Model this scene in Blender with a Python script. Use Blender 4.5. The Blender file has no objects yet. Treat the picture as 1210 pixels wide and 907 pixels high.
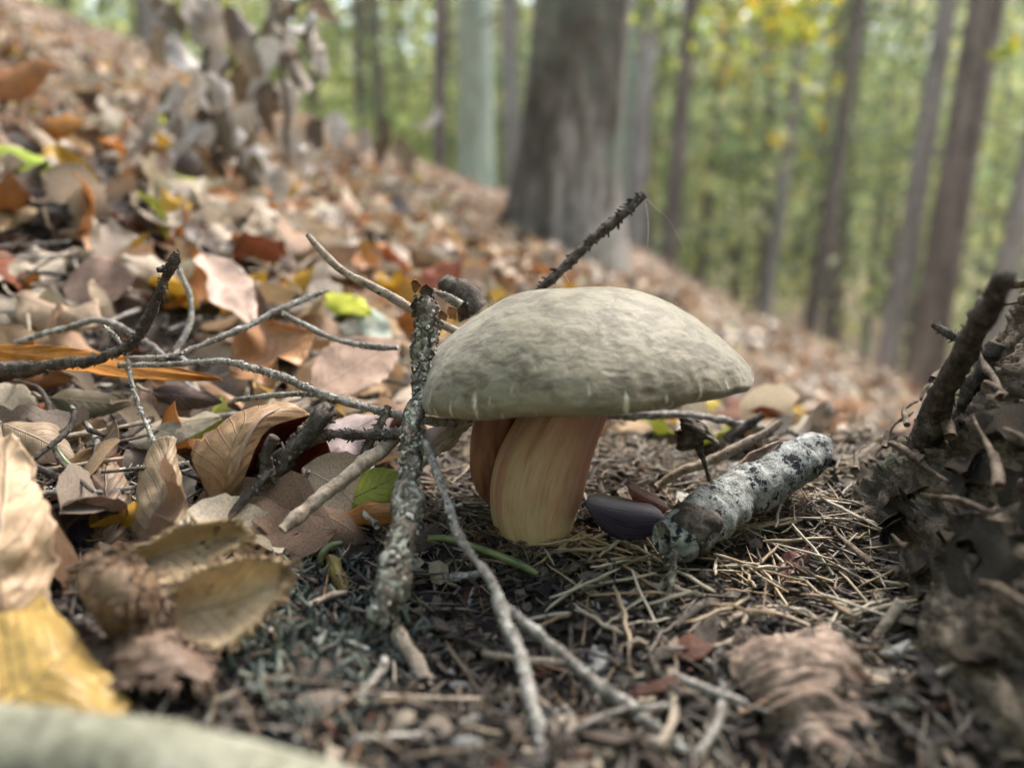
import bpy, math, random
import numpy as np
from mathutils import Vector, Matrix

R = math.radians
sc = bpy.context.scene
col = sc.collection
rng = np.random.default_rng(7)
random.seed(7)

# ------------------------------------------------------------ camera, world, sun, exposure
FPX = 880.0                        # focal length in pixels of the 1210 px wide photograph
PITCH = R(11.0)                    # the camera looks slightly down
CAM = np.array([0.0, 0.0, 0.084])  # held 8 cm above the forest floor
cam_data = bpy.data.cameras.new('camera')
cam = bpy.data.objects.new('camera', cam_data)
col.objects.link(cam)
cam.location = CAM
cam.rotation_euler = (R(90) - PITCH, 0, 0)
cam_data.sensor_width = 36.0
cam_data.lens = 36.0 * FPX / 1210.0
cam_data.clip_start = 0.01
cam_data.clip_end = 400.0
cam_data.dof.use_dof = True
cam_data.dof.focus_distance = 0.198
cam_data.dof.aperture_fstop = cam_data.lens / 3.8
cam_data.dof.aperture_blades = 0
sc.camera = cam

SUN_EL, SUN_AZ = R(52), R(38)      # azimuth from +Y towards +X: light comes from behind, right
w = bpy.data.worlds.new("World")
sc.world = w
w.use_nodes = True
nt = w.node_tree
bg = nt.nodes['Background']
sky = nt.nodes.new('ShaderNodeTexSky')
sky.sky_type = 'NISHITA'
sky.sun_disc = False
sky.sun_elevation = SUN_EL
sky.sun_rotation = SUN_AZ
sky.air_density = 1.0
sky.dust_density = 4.0
sky.ozone_density = 1.0
nt.links.new(sky.outputs[0], bg.inputs[0])
bg.inputs[1].default_value = 0.12
sun_d = bpy.data.lights.new('sun', 'SUN')
sun_d.energy = 1.5
sun_d.angle = R(18)
sun_d.color = (1.0, 0.95, 0.86)
sun = bpy.data.objects.new('sun', sun_d)
col.objects.link(sun)
sd = Vector((math.sin(SUN_AZ) * math.cos(SUN_EL), math.cos(SUN_AZ) * math.cos(SUN_EL), math.sin(SUN_EL)))
sun.rotation_euler = sd.to_track_quat('Z', 'Y').to_euler()
sun.location = (2, 2, 6)
sc.view_settings.view_transform = 'Standard'
sc.view_settings.look = 'None'
sc.view_settings.exposure = 2.25
sc.view_settings.gamma = 1.0
sc.render.engine = 'CYCLES'
sc.cycles.max_bounces = 5
sc.cycles.diffuse_bounces = 3
sc.cycles.glossy_bounces = 2
sc.cycles.transmission_bounces = 3
sc.cycles.transparent_max_bounces = 6
sc.cycles.use_denoising = True
sc.cycles.sample_clamp_indirect = 4.0

# ------------------------------------------------------------ helpers: rays, terrain, noise
FWD = np.array([0, math.cos(PITCH), -math.sin(PITCH)])
UP = np.array([0, math.sin(PITCH), math.cos(PITCH)])
RIGHT = np.array([1.0, 0, 0])


def W(px, py, d):
    """world point seen at (px, py) of the photograph, d metres in front of the camera"""
    return CAM + d * (FWD + RIGHT * ((px - 605.0) / FPX) + UP * ((453.5 - py) / FPX))


def project(p):
    q = np.atleast_2d(p) - CAM
    d = q @ FWD
    return 605 + FPX * (q @ RIGHT) / d, 453.5 - FPX * (q @ UP) / d, d


def _hash(ix, iy, iz, seed):
    h = (ix.astype(np.int64) * 374761393 + iy.astype(np.int64) * 668265263 + iz.astype(np.int64) * 2147483647 + seed * 974634777) & 0xffffffff
    h = ((h ^ (h >> 13)) * 1274126177) & 0xffffffff
    h = h ^ (h >> 16)
    return (h & 0xffff).astype(np.float64) / 32767.5 - 1.0


def vnoise(p, seed=0):
    p = np.asarray(p, float)
    i = np.floor(p)
    f = p - i
    f = f * f * (3 - 2 * f)
    i = i.astype(np.int64)
    r = 0
    for dx in (0, 1):
        wx = f[..., 0] if dx else 1 - f[..., 0]
        for dy in (0, 1):
            wy = f[..., 1] if dy else 1 - f[..., 1]
            for dz in (0, 1):
                wz = f[..., 2] if dz else 1 - f[..., 2]
                r = r + wx * wy * wz * _hash(i[..., 0] + dx, i[..., 1] + dy, i[..., 2] + dz, seed)
    return r


def fbm(p, oct=4, seed=0, gain=0.5):
    a, s, r = 1.0, 1.0, 0
    for k in range(oct):
        r = r + a * vnoise(np.asarray(p) * s, seed + k * 17)
        a *= gain
        s *= 2.03
    return r


def sstep(a, b, x):
    t = np.clip((x - a) / (b - a), 0, 1)
    return t * t * (3 - 2 * t)


def H(x, y):
    """height of the forest floor"""
    x = np.asarray(x, float)
    y = np.asarray(y, float)
    far = 0.062 * (y - 0.2) - 0.40 * x
    far = far - 0.30 * np.maximum(0, x - 0.9) ** 1.6
    r = np.hypot(x, y)
    far = far - 0.055 * np.maximum(0, r - 6.0) ** 1.5
    far = np.maximum(far, -7 + 0.12 * np.minimum(r, 60))
    near = np.where(x < 0, -0.13 * x, 0.02 * x)
    t = sstep(0.24, 0.55, y + 0.25 * np.maximum(0, -x))
    tr = sstep(0.285, 0.42, y)
    k = np.where(x < 0, t, np.maximum(tr, sstep(0.16, 0.5, x)))
    s = np.where(x < -0.02, t, k)
    h = near * (1 - s) + far * s
    back = sstep(0.05, -1.0, y)
    h = h * (1 - back) + back * (0.2 * np.tanh(-0.4 * x / 0.2 / 4) * 4 - 0.1)
    P = np.stack([x, y, 0 * x], -1)
    amp = 0.0035 + 0.05 * sstep(0.6, 4, r)
    h = h + amp * fbm(P * (np.where(r > 3, 2.0, 2.0))[..., None], 3, 5) * sstep(0.3, 0.8, r)
    h = h + 0.0035 * fbm(P * 30.0, 3, 9)
    return h


def G(px, py, dmax=12.0):
    """ground point under a pixel"""
    ds = np.geomspace(0.05, dmax, 900)
    pts = CAM + ds[:, None] * (FWD + RIGHT * ((px - 605.0) / FPX) + UP * ((453.5 - py) / FPX))[None]
    under = pts[:, 2] < H(pts[:, 0], pts[:, 1])
    k = int(np.argmax(under)) if under.any() else -1
    return pts[k], ds[k]


class MB:
    """collects vertices and faces, links them as one mesh object"""
    def __init__(self):
        self.v, self.f, self.c, self.uv, self.n = [], [], [], [], 0

    def add(self, v, f, c=None, uv=None):
        v = np.asarray(v, float)
        f = np.asarray(f, np.int64)
        self.v.append(v)
        self.f.append(f + self.n)
        self.c.append(np.broadcast_to(np.asarray(c if c is not None else (1, 1, 1), float), (len(v), 3)))
        self.uv.append(np.asarray(uv, float) if uv is not None else np.zeros((len(v), 2)))
        self.n += len(v)

    def mesh(self, name, mat, smooth=True, cols=False):
        me = bpy.data.meshes.new(name)
        v = np.concatenate(self.v)
        me.vertices.add(len(v))
        me.vertices.foreach_set('co', v.astype(np.float32).ravel())
        li = np.concatenate([f.ravel() for f in self.f]).astype(np.int32)
        sizes = np.concatenate([np.full(len(f), f.shape[1]) for f in self.f]).astype(np.int32)
        starts = np.concatenate([[0], np.cumsum(sizes)[:-1]]).astype(np.int32)
        me.loops.add(len(li))
        me.loops.foreach_set('vertex_index', li)
        me.polygons.add(len(sizes))
        me.polygons.foreach_set('loop_start', starts)
        me.polygons.foreach_set('loop_total', sizes)
        me.polygons.foreach_set('use_smooth', np.full(len(sizes), smooth))
        me.update(calc_edges=True)
        uvl = me.uv_layers.new(name='UVMap')
        uv = np.concatenate(self.uv)
        uvl.data.foreach_set('uv', uv[li].astype(np.float32).ravel())
        if cols:
            c = np.concatenate(self.c)
            ca = me.color_attributes.new('tint', 'FLOAT_COLOR', 'POINT')
            ca.data.foreach_set('color', np.concatenate([c, np.ones((len(c), 1))], 1).astype(np.float32).ravel())
        for m in (mat if isinstance(mat, (list, tuple)) else [mat]):
            me.materials.append(m)
        me.validate()
        return me

    def build(self, name, mat, parent=None, smooth=True, cols=False):
        me = self.mesh(name, mat, smooth, cols)
        o = bpy.data.objects.new(name, me)
        col.objects.link(o)
        if parent is not None:
            o.parent = parent
        return o


def tag(o, label=None, cat=None, group=None, kind=None):
    if label: o['label'] = label
    if cat: o['category'] = cat
    if group: o['group'] = group
    if kind: o['kind'] = kind
    return o


def empty(name, loc=(0, 0, 0)):
    o = bpy.data.objects.new(name, None)
    o.empty_display_size = 0.01
    col.objects.link(o)
    o.location = loc
    return o


def copy_tree(o, parent=None):
    c = o.copy()
    col.objects.link(c)
    if parent is not None:
        c.parent = parent
    for ch in list(o.children):
        copy_tree(ch, c)
    return c


def catmull(P, n):
    P = np.asarray(P, float)
    if len(P) == 2:
        t = np.linspace(0, 1, n)[:, None]
        return P[0] * (1 - t) + P[1] * t
    Q = np.vstack([2 * P[0] - P[1], P, 2 * P[-1] - P[-2]])
    out = []
    ts = np.linspace(0, len(P) - 1 - 1e-9, n)
    for t in ts:
        i = int(t)
        u = t - i
        a, b, c, d = Q[i], Q[i + 1], Q[i + 2], Q[i + 3]
        out.append(0.5 * ((2 * b) + (-a + c) * u + (2 * a - 5 * b + 4 * c - d) * u * u + (-a + 3 * b - 3 * c + d) * u ** 3))
    return np.array(out)


def tube(P, r, sides=8, amp=0.0, seed=0, fs=200.0, cap=True, amp2=0.0):
    """tapered, slightly uneven tube along the points P, radius r per point"""
    P = np.asarray(P, float)
    n = len(P)
    T = np.gradient(P, axis=0)
    T /= np.linalg.norm(T, axis=1)[:, None] + 1e-12
    ref = np.array([0.13, 0.2, 1.0]) if abs(T[0][2]) < 0.8 else np.array([1.0, 0.2, 0.1])
    N = []
    nrm = np.cross(T[0], ref)
    nrm /= np.linalg.norm(nrm)
    for i in range(n):
        nrm = nrm - T[i] * (nrm @ T[i])
        nrm /= np.linalg.norm(nrm)
        N.append(nrm.copy())
    N = np.array(N)
    B = np.cross(T, N)
    a = np.linspace(0, 2 * np.pi, sides, endpoint=False)
    ring = N[:, None, :] * np.cos(a)[None, :, None] + B[:, None, :] * np.sin(a)[None, :, None]
    rr = np.broadcast_to(np.asarray(r, float), (n,))[:, None] * np.ones((1, sides))
    base = P[:, None, :] + ring * rr[..., None]
    if amp:
        rr = rr * (1 + amp * fbm(base * fs, 3, seed))
    if amp2:
        rr = rr * (1 + amp2 * vnoise(base * fs * 4, seed + 5))
    v = P[:, None, :] + ring * rr[..., None]
    v = v.reshape(-1, 3)
    i = np.arange(n - 1)[:, None] * sides
    j = np.arange(sides)[None, :]
    jn = (j + 1) % sides
    f = np.stack([i + j, i + jn, i + sides + jn, i + sides + j], -1).reshape(-1, 4)
    uv = np.stack([np.repeat(np.linspace(0, 1, n), sides), np.tile(a / 6.283, n)], 1)
    return v, f, uv, (T, N, B, ring.reshape(n, sides, 3))


def add_tube(mb, P, r, sides=8, amp=0.0, seed=0, fs=200.0, c=None, amp2=0.0, ends=True):
    v, f, uv, fr = tube(P, r, sides, amp, seed, fs, amp2=amp2)
    k = len(v)
    mb.add(v, f, c, uv)
    if ends:
        off = mb.n - k
        for ring0, pt in ((0, P[0]), (len(P) - 1, P[-1])):
            q = np.asarray(pt, float)[None]
            mb.add(q, np.zeros((0, 3), int), c)
            ci = mb.n - 1
            j = np.arange(sides)
            tri = np.stack([np.full(sides, ci), off + ring0 * sides + j, off + ring0 * sides + (j + 1) % sides], -1)
            mb.f.append(tri)
    return fr


# ------------------------------------------------------------ materials
MATS = {}


def new_mat(name):
    m = bpy.data.materials.new(name)
    m.use_nodes = True
    t = m.node_tree
    b = t.nodes['Principled BSDF']
    MATS[name] = m
    return m, t, b


def nd(t, kind, **kw):
    n = t.nodes.new(kind)
    for k, v in kw.items():
        if hasattr(n, k):
            setattr(n, k, v)
        else:
            n.inputs[k].default_value = v
    return n


def ramp(t, src, stops):
    n = t.nodes.new('ShaderNodeValToRGB')
    e = n.color_ramp.elements
    while len(e) < len(stops):
        e.new(0.5)
    for k, (p, c) in enumerate(stops):
        e[k].position = p
        e[k].color = (*c, 1) if len(c) == 3 else c
    t.links.new(src, n.inputs[0])
    return n


def mix(t, fac, a, b, mode='MIX'):
    n = t.nodes.new('ShaderNodeMix')
    n.data_type = 'RGBA'
    n.blend_type = mode
    for sock, val in ((n.inputs[0], fac), (n.inputs[6], a), (n.inputs[7], b)):
        if isinstance(val, (int, float)):
            sock.default_value = val
        elif isinstance(val, (tuple, list)):
            sock.default_value = (*val, 1)
        else:
            t.links.new(val, sock)
    return n.outputs[2]


def math_n(t, op, a, b=None):
    n = t.nodes.new('ShaderNodeMath')
    n.operation = op
    for s, v in ((n.inputs[0], a), (n.inputs[1], b)):
        if v is None: continue
        if isinstance(v, (int, float)): s.default_value = v
        else: t.links.new(v, s)
    return n.outputs[0]


def noise(t, scale, detail=4, rough=0.6, vec=None, dist=0.0):
    n = t.nodes.new('ShaderNodeTexNoise')
    n.inputs['Scale'].default_value = scale
    n.inputs['Detail'].default_value = detail
    n.inputs['Roughness'].default_value = rough
    n.inputs['Distortion'].default_value = dist
    if vec is not None:
        t.links.new(vec, n.inputs['Vector'])
    return n


def coords(t, kind='Object', scale=(1, 1, 1)):
    tc = t.nodes.new('ShaderNodeTexCoord')
    mp = t.nodes.new('ShaderNodeMapping')
    mp.inputs['Scale'].default_value = scale
    t.links.new(tc.outputs[kind], mp.inputs[0])
    return mp.outputs[0]


def bump(t, b, h, strength=0.5, dist=0.001):
    n = t.nodes.new('ShaderNodeBump')
    n.inputs['Strength'].default_value = strength
    n.inputs['Distance'].default_value = dist
    t.links.new(h, n.inputs['Height'])
    t.links.new(n.outputs[0], b.inputs['Normal'])


def leaf_mat(name, source, trans=0.24, rough=0.50, vein=0.35, uvscale=True):
    m, t, b = new_mat(name)
    if source == 'object':
        base = t.nodes.new('ShaderNodeObjectInfo').outputs['Color']
    else:
        a = t.nodes.new('ShaderNodeVertexColor')
        a.layer_name = 'tint'
        base = a.outputs['Color']
    uvn = t.nodes.new('ShaderNodeUVMap')
    sep = t.nodes.new('ShaderNodeSeparateXYZ')
    t.links.new(uvn.outputs[0], sep.inputs[0])
    oi = t.nodes.new('ShaderNodeObjectInfo')
    vec = coords(t, 'Object')
    off = t.nodes.new('ShaderNodeVectorMath')
    off.operation = 'ADD'
    t.links.new(vec, off.inputs[0])
    t.links.new(oi.outputs['Random'], off.inputs[1])
    n1 = noise(t, 70, 5, 0.65, off.outputs[0])
    n2 = noise(t, 420, 3, 0.6, off.outputs[0])
    # v across the leaf runs 0..1, midrib at 0.5
    av = math_n(t, 'ABSOLUTE', math_n(t, 'SUBTRACT', sep.outputs[1], 0.5))
    mid = ramp(t, av, [(0.0, (1, 1, 1)), (0.022, (0, 0, 0))])
    lat = math_n(t, 'SUBTRACT', math_n(t, 'MULTIPLY', sep.outputs[0], 9.0), math_n(t, 'MULTIPLY', av, 5.0))
    fr = math_n(t, 'ABSOLUTE', math_n(t, 'SUBTRACT', math_n(t, 'FRACT', lat), 0.5))
    latr = ramp(t, fr, [(0.0, (1, 1, 1)), (0.07, (0, 0, 0))])
    v = math_n(t, 'MAXIMUM', mid.outputs[0], math_n(t, 'MULTIPLY', latr.outputs[0], 0.6))
    dark = mix(t, 1.0, base, (0.42, 0.36, 0.32), 'MULTIPLY')
    r1 = ramp(t, n1.outputs[0], [(0.38, (0, 0, 0)), (0.66, (1, 1, 1))])
    c1 = mix(t, math_n(t, 'MULTIPLY', r1.outputs[0], 0.75), base, dark)
    r2 = ramp(t, n2.outputs[0], [(0.58, (0, 0, 0)), (0.72, (1, 1, 1))])
    c2 = mix(t, math_n(t, 'MULTIPLY', r2.outputs[0], 0.45), c1, (0.06, 0.038, 0.025))
    pale = mix(t, 0.5, c2, (0.55, 0.46, 0.36))
    c3 = mix(t, math_n(t, 'MULTIPLY', v, vein), c2, pale)
    t.links.new(c3, b.inputs['Base Color'])
    b.inputs['Roughness'].default_value = rough
    b.inputs['Specular IOR Level'].default_value = 0.42
    hh = math_n(t, 'ADD', math_n(t, 'MULTIPLY', v, 0.7), math_n(t, 'MULTIPLY', n2.outputs[0], 0.6))
    bump(t, b, hh, 0.8, 0.0008)
    tr = t.nodes.new('ShaderNodeBsdfTranslucent')
    t.links.new(c3, tr.inputs[0])
    ms = t.nodes.new('ShaderNodeMixShader')
    ms.inputs[0].default_value = trans
    t.links.new(b.outputs[0], ms.inputs[1])
    t.links.new(tr.outputs[0], ms.inputs[2])
    t.links.new(ms.outputs[0], t.nodes['Material Output'].inputs[0])
    return m


def bark_mat(name, c_dark, c_mid, c_light, scale=60, lichen=None, lichen_amt=0.55, stretch=(1, 1, 1), bdist=0.001, rough=0.85, spots=None, moss=None):
    m, t, b = new_mat(name)
    vec = coords(t, 'Object', stretch)
    n1 = noise(t, scale, 7, 0.65, vec, 0.4)
    n2 = noise(t, scale * 5, 4, 0.6, vec)
    mx = math_n(t, 'ADD', math_n(t, 'MULTIPLY', n1.outputs[0], 0.65), math_n(t, 'MULTIPLY', n2.outputs[0], 0.35))
    c = ramp(t, mx, [(0.36, c_dark), (0.5, c_mid), (0.64, c_light)]).outputs[0]
    vec2 = coords(t, 'Object')
    if lichen:
        n3 = noise(t, scale * 0.8, 6, 0.7, vec2, 0.8)
        r3 = ramp(t, n3.outputs[0], [(lichen_amt - 0.04, (0, 0, 0)), (lichen_amt + 0.04, (1, 1, 1))])
        c = mix(t, r3.outputs[0], c, lichen)
    if moss:
        n5 = noise(t, moss[1], 5, 0.6, vec2, 0.3)
        r5 = ramp(t, n5.outputs[0], [(moss[2] - 0.05, (0, 0, 0)), (moss[2] + 0.07, (1, 1, 1))])
        c = mix(t, math_n(t, 'MULTIPLY', r5.outputs[0], 0.8), c, moss[0])
    if spots:
        vo = t.nodes.new('ShaderNodeTexVoronoi')
        vo.inputs['Scale'].default_value = spots[0]
        n4 = noise(t, spots[0] * 1.5, 3, 0.6, vec2)
        dv = t.nodes.new('ShaderNodeVectorMath'); dv.operation = 'SCALE'; dv.inputs['Scale'].default_value = 0.003
        t.links.new(n4.outputs['Color'], dv.inputs[0])
        ad = t.nodes.new('ShaderNodeVectorMath'); ad.operation = 'ADD'
        t.links.new(vec2, ad.inputs[0]); t.links.new(dv.outputs[0], ad.inputs[1])
        t.links.new(ad.outputs[0], vo.inputs['Vector'])
        big = noise(t, spots[0] * 0.3, 2, 0.5, vec2)
        thr = math_n(t, 'MULTIPLY', math_n(t, 'SUBTRACT', big.outputs[0], spots[1]), 2.2)
        s = math_n(t, 'LESS_THAN', vo.outputs['Distance'], thr)
        c = mix(t, s, c, spots[2])
    t.links.new(c, b.inputs['Base Color'])
    b.inputs['Roughness'].default_value = rough
    b.inputs['Specular IOR Level'].default_value = 0.3
    bump(t, b, mx, 0.9, bdist)
    return m


def tint_mat(name, rough=0.6, trans=0.0, spec=0.4, nscale=300):
    m, t, b = new_mat(name)
    a = t.nodes.new('ShaderNodeVertexColor')
    a.layer_name = 'tint'
    n1 = noise(t, nscale, 3, 0.6, coords(t))
    r = ramp(t, n1.outputs[0], [(0.3, (0.62, 0.6, 0.58)), (0.7, (1.15, 1.15, 1.15))])
    c = mix(t, 1.0, a.outputs['Color'], r.outputs[0], 'MULTIPLY')
    t.links.new(c, b.inputs['Base Color'])
    b.inputs['Roughness'].default_value = rough
    b.inputs['Specular IOR Level'].default_value = spec
    if trans:
        tr = t.nodes.new('ShaderNodeBsdfTranslucent')
        t.links.new(c, tr.inputs[0])
        ms = t.nodes.new('ShaderNodeMixShader')
        ms.inputs[0].default_value = trans
        t.links.new(b.outputs[0], ms.inputs[1])
        t.links.new(tr.outputs[0], ms.inputs[2])
        t.links.new(ms.outputs[0], t.nodes['Material Output'].inputs[0])
    else:
        bump(t, b, n1.outputs[0], 0.5, 0.0005)
    return m


M_LEAF = leaf_mat('leaf_single', 'object')
M_LITTER = leaf_mat('leaf_litter', 'vertex', vein=0.25, rough=0.40)
M_NEEDLE = tint_mat('needle', 0.5, spec=0.5, nscale=500)
M_CRUMB = tint_mat('crumb', 0.8, nscale=600)
M_FOLIAGE = tint_mat('foliage', 0.6, trans=0.6, nscale=2.0)
M_TWIG_DARK = bark_mat('twig_dark', (0.02, 0.015, 0.012), (0.06, 0.048, 0.04), (0.16, 0.14, 0.12), 350, bdist=0.0006)
M_TWIG_GREY = bark_mat('twig_grey', (0.05, 0.042, 0.036), (0.19, 0.17, 0.15), (0.42, 0.41, 0.38), 420, lichen=(0.5, 0.5, 0.46), lichen_amt=0.60, bdist=0.0006)
M_TWIG_TAN = bark_mat('twig_tan', (0.10, 0.075, 0.055), (0.27, 0.22, 0.17), (0.42, 0.37, 0.30), 300, bdist=0.0004, spots=(700, 0.5, (0.06, 0.045, 0.035)))
M_LICHEN = bark_mat('twig_lichen', (0.015, 0.013, 0.011), (0.075, 0.062, 0.048), (0.26, 0.23, 0.18), 420, lichen=(0.32, 0.35, 0.29), lichen_amt=0.56, bdist=0.0009)
M_LICHENF = tint_mat('lichen_flake', 0.85, nscale=900)
M_STUMP = bark_mat('stump_bark', (0.018, 0.013, 0.010), (0.10, 0.076, 0.055), (0.26, 0.21, 0.155), 120, stretch=(1, 1, 1.6), bdist=0.003, moss=((0.035, 0.06, 0.035), 22, 0.60))
M_STICK = bark_mat('spotted_stick', (0.05, 0.05, 0.045), (0.22, 0.235, 0.225), (0.44, 0.47, 0.47), 330, spots=(760, 0.37, (0.012, 0.013, 0.02)), bdist=0.0009)
M_PLATE = bark_mat('bark_piece', (0.05, 0.034, 0.026), (0.21, 0.15, 0.115), (0.40, 0.31, 0.25), 85, stretch=(1, 1, 1), bdist=0.002)
M_LOG = bark_mat('pale_log', (0.06, 0.06, 0.043), (0.185, 0.185, 0.135), (0.33, 0.325, 0.26), 110, bdist=0.001)


def ground_mat():
    m, t, b = new_mat('forest_floor')
    vec = coords(t)
    # near: dark crumbly humus; far: leaf litter too far off to tell leaf from leaf
    n1 = noise(t, 260, 6, 0.7, vec)
    soil = ramp(t, n1.outputs[0], [(0.35, (0.008, 0.006, 0.005)), (0.52, (0.03, 0.022, 0.017)), (0.68, (0.09, 0.07, 0.055))]).outputs[0]
    vo = t.nodes.new('ShaderNodeTexVoronoi')
    vo.inputs['Scale'].default_value = 19
    t.links.new(vec, vo.inputs['Vector'])
    lit = ramp(t, math_n(t, 'FRACT', math_n(t, 'MULTIPLY', vo.outputs['Color'], 1.0)), [(0.0, (0.10, 0.06, 0.04)), (0.35, (0.26, 0.17, 0.12)), (0.6, (0.36, 0.25, 0.18)), (0.85, (0.42, 0.34, 0.27)), (1.0, (0.33, 0.14, 0.05))]).outputs[0]
    geo = t.nodes.new('ShaderNodeNewGeometry')
    ln = t.nodes.new('ShaderNodeVectorMath'); ln.operation = 'LENGTH'
    t.links.new(geo.outputs['Position'], ln.inputs[0])
    fr = ramp(t, math_n(t, 'MULTIPLY', ln.outputs['Value'], 0.25), [(0.35, (0, 0, 0)), (0.75, (1, 1, 1))])
    c = mix(t, fr.outputs[0], soil, lit)
    t.links.new(c, b.inputs['Base Color'])
    b.inputs['Roughness'].default_value = 0.9
    bump(t, b, n1.outputs[0], 0.8, 0.002)
    return m


M_GROUND = ground_mat()

# ------------------------------------------------------------ the ground: one sheet from under the lens to the horizon
rr_ = np.concatenate([[0.0], np.geomspace(0.02, 0.6, 170), np.geomspace(0.62, 160, 130)])
aa_ = np.linspace(0, 2 * np.pi, 420, endpoint=False)
X = rr_[:, None] * np.sin(aa_)[None]
Y = rr_[:, None] * np.cos(aa_)[None]
Z = H(X, Y) + 0.0016 * fbm(np.stack([X, Y, 0 * X], -1) * 160, 3, 21) * sstep(1.5, 0.5, rr_)[:, None]
v = np.stack([X, Y, Z], -1).reshape(-1, 3)
n, s = len(rr_), len(aa_)
i = np.arange(n - 1)[:, None] * s
j = np.arange(s)[None]
f = np.stack([i + j, i + s + j, i + s + (j + 1) % s, i + (j + 1) % s], -1).reshape(-1, 4)
mb = MB()
mb.add(v, f)
tag(mb.build('forest_floor', M_GROUND), kind='structure')


# ------------------------------------------------------------ mushroom
def lathe_disp(profile, axis_pts, seg, disp=None):
    pass


def cap_mat():
    m, t, b = new_mat('cap_skin')
    vec = coords(t, 'Object', (1, 1, 1.8))
    n1 = noise(t, 135, 8, 0.66, vec, 0.3)
    n2 = noise(t, 300, 4, 0.6, vec, 0.6)
    n3 = noise(t, 1500, 2, 0.5, vec)
    c = ramp(t, n1.outputs[0], [(0.33, (0.056, 0.044, 0.024)), (0.48, (0.122, 0.104, 0.063)), (0.65, (0.205, 0.184, 0.122))]).outputs[0]
    rid = ramp(t, math_n(t, 'ABSOLUTE', math_n(t, 'SUBTRACT', n1.outputs[0], 0.52)), [(0.0, (1, 1, 1)), (0.03, (0, 0, 0))])
    c = mix(t, math_n(t, 'MULTIPLY', rid.outputs[0], 0.30), c, (0.30, 0.285, 0.22))
    # ochre margin: height along the cap's own axis (UV x: 0 centre, 1 rim)
    uvn = t.nodes.new('ShaderNodeUVMap')
    sp = t.nodes.new('ShaderNodeSeparateXYZ')
    t.links.new(uvn.outputs[0], sp.inputs[0])
    rim = ramp(t, sp.outputs[0], [(0.84, (0, 0, 0)), (0.985, (1, 1, 1))])
    c = mix(t, math_n(t, 'MULTIPLY', rim.outputs[0], 0.55), c, (0.24, 0.185, 0.10))
    # short pale scratches running down the margin
    mp = t.nodes.new('ShaderNodeMapping')
    mp.inputs['Scale'].default_value = (7, 130, 1)
    t.links.new(uvn.outputs[0], mp.inputs[0])
    n4 = noise(t, 1.0, 2, 0.5, mp.outputs[0], 0.3)
    band = ramp(t, sp.outputs[0], [(0.82, (0, 0, 0)), (0.88, (1, 1, 1)), (0.975, (1, 1, 1)), (1.0, (0, 0, 0))])
    s4 = ramp(t, n4.outputs[0], [(0.625, (0, 0, 0)), (0.70, (1, 1, 1))])
    scr = math_n(t, 'MULTIPLY', s4.outputs[0], band.outputs[0])
    c = mix(t, scr, c, (0.50, 0.46, 0.35))
    t.links.new(c, b.inputs['Base Color'])
    b.inputs['Roughness'].default_value = 0.62
    b.inputs['Specular IOR Level'].default_value = 0.35
    b.inputs['Sheen Weight'].default_value = 0.25
    b.inputs['Sheen Roughness'].default_value = 0.5
    b.inputs['Subsurface Weight'].default_value = 0.05
    b.inputs['Subsurface Radius'].default_value = (0.004, 0.003, 0.002)
    hh = math_n(t, 'ADD', math_n(t, 'MULTIPLY', n1.outputs[0], 1.0), math_n(t, 'ADD', math_n(t, 'MULTIPLY', n2.outputs[0], 0.22), math_n(t, 'MULTIPLY', n3.outputs[0], 0.02)))
    bump(t, b, hh, 0.5, 0.0012)
    return m


def stem_mat():
    m, t, b = new_mat('stem_flesh')
    vec = coords(t, 'UV', (2.0, 20, 1))
    n1 = noise(t, 1.6, 6, 0.7, vec, 0.3)
    n2 = noise(t, 0.45, 3, 0.6, vec, 0.4)
    n3 = noise(t, 180, 3, 0.6, coords(t))
    c = ramp(t, n1.outputs[0], [(0.30, (0.36, 0.21, 0.14)), (0.5, (0.50, 0.36, 0.25)), (0.70, (0.62, 0.49, 0.37))]).outputs[0]
    pk = ramp(t, n2.outputs[0], [(0.46, (0, 0, 0)), (0.62, (1, 1, 1))])
    c = mix(t, math_n(t, 'MULTIPLY', pk.outputs[0], 0.7), c, (0.46, 0.17, 0.15))
    uvn = t.nodes.new('ShaderNodeUVMap')
    sp = t.nodes.new('ShaderNodeSeparateXYZ')
    t.links.new(uvn.outputs[0], sp.inputs[0])
    wob = math_n(t, 'ADD', sp.outputs[0], math_n(t, 'MULTIPLY', math_n(t, 'SUBTRACT', n3.outputs[0], 0.5), 0.3))
    so3 = t.nodes.new('ShaderNodeSeparateXYZ')
    t.links.new(coords(t), so3.inputs[0])
    fl = math_n(t, 'ADD', math_n(t, 'MULTIPLY', so3.outputs[0], 30.0), math_n(t, 'ADD', math_n(t, 'MULTIPLY', so3.outputs[2], 9.0), math_n(t, 'MULTIPLY', math_n(t, 'SUBTRACT', n3.outputs[0], 0.5), 0.9)))
    flr = ramp(t, fl, [(0.0, (0, 0, 0)), (0.62, (1, 1, 1))])
    c = mix(t, math_n(t, 'MULTIPLY', flr.outputs[0], 0.58), c, (0.46, 0.20, 0.16))
    base = ramp(t, wob, [(0.2, (1, 1, 1)), (0.5, (0, 0, 0))])
    c = mix(t, math_n(t, 'MULTIPLY', base.outputs[0], 0.75), c, (0.60, 0.50, 0.27))
    foot = ramp(t, wob, [(0.03, (1, 1, 1)), (0.13, (0, 0, 0))])
    c = mix(t, math_n(t, 'MULTIPLY', foot.outputs[0], 0.6), c, (0.16, 0.11, 0.06))
    t.links.new(c, b.inputs['Base Color'])
    b.inputs['Roughness'].default_value = 0.42
    b.inputs['Subsurface Weight'].default_value = 0.2
    b.inputs['Subsurface Radius'].default_value = (0.006, 0.003, 0.0015)
    bump(t, b, n1.outputs[0], 0.7, 0.0009)
    return m


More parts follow.
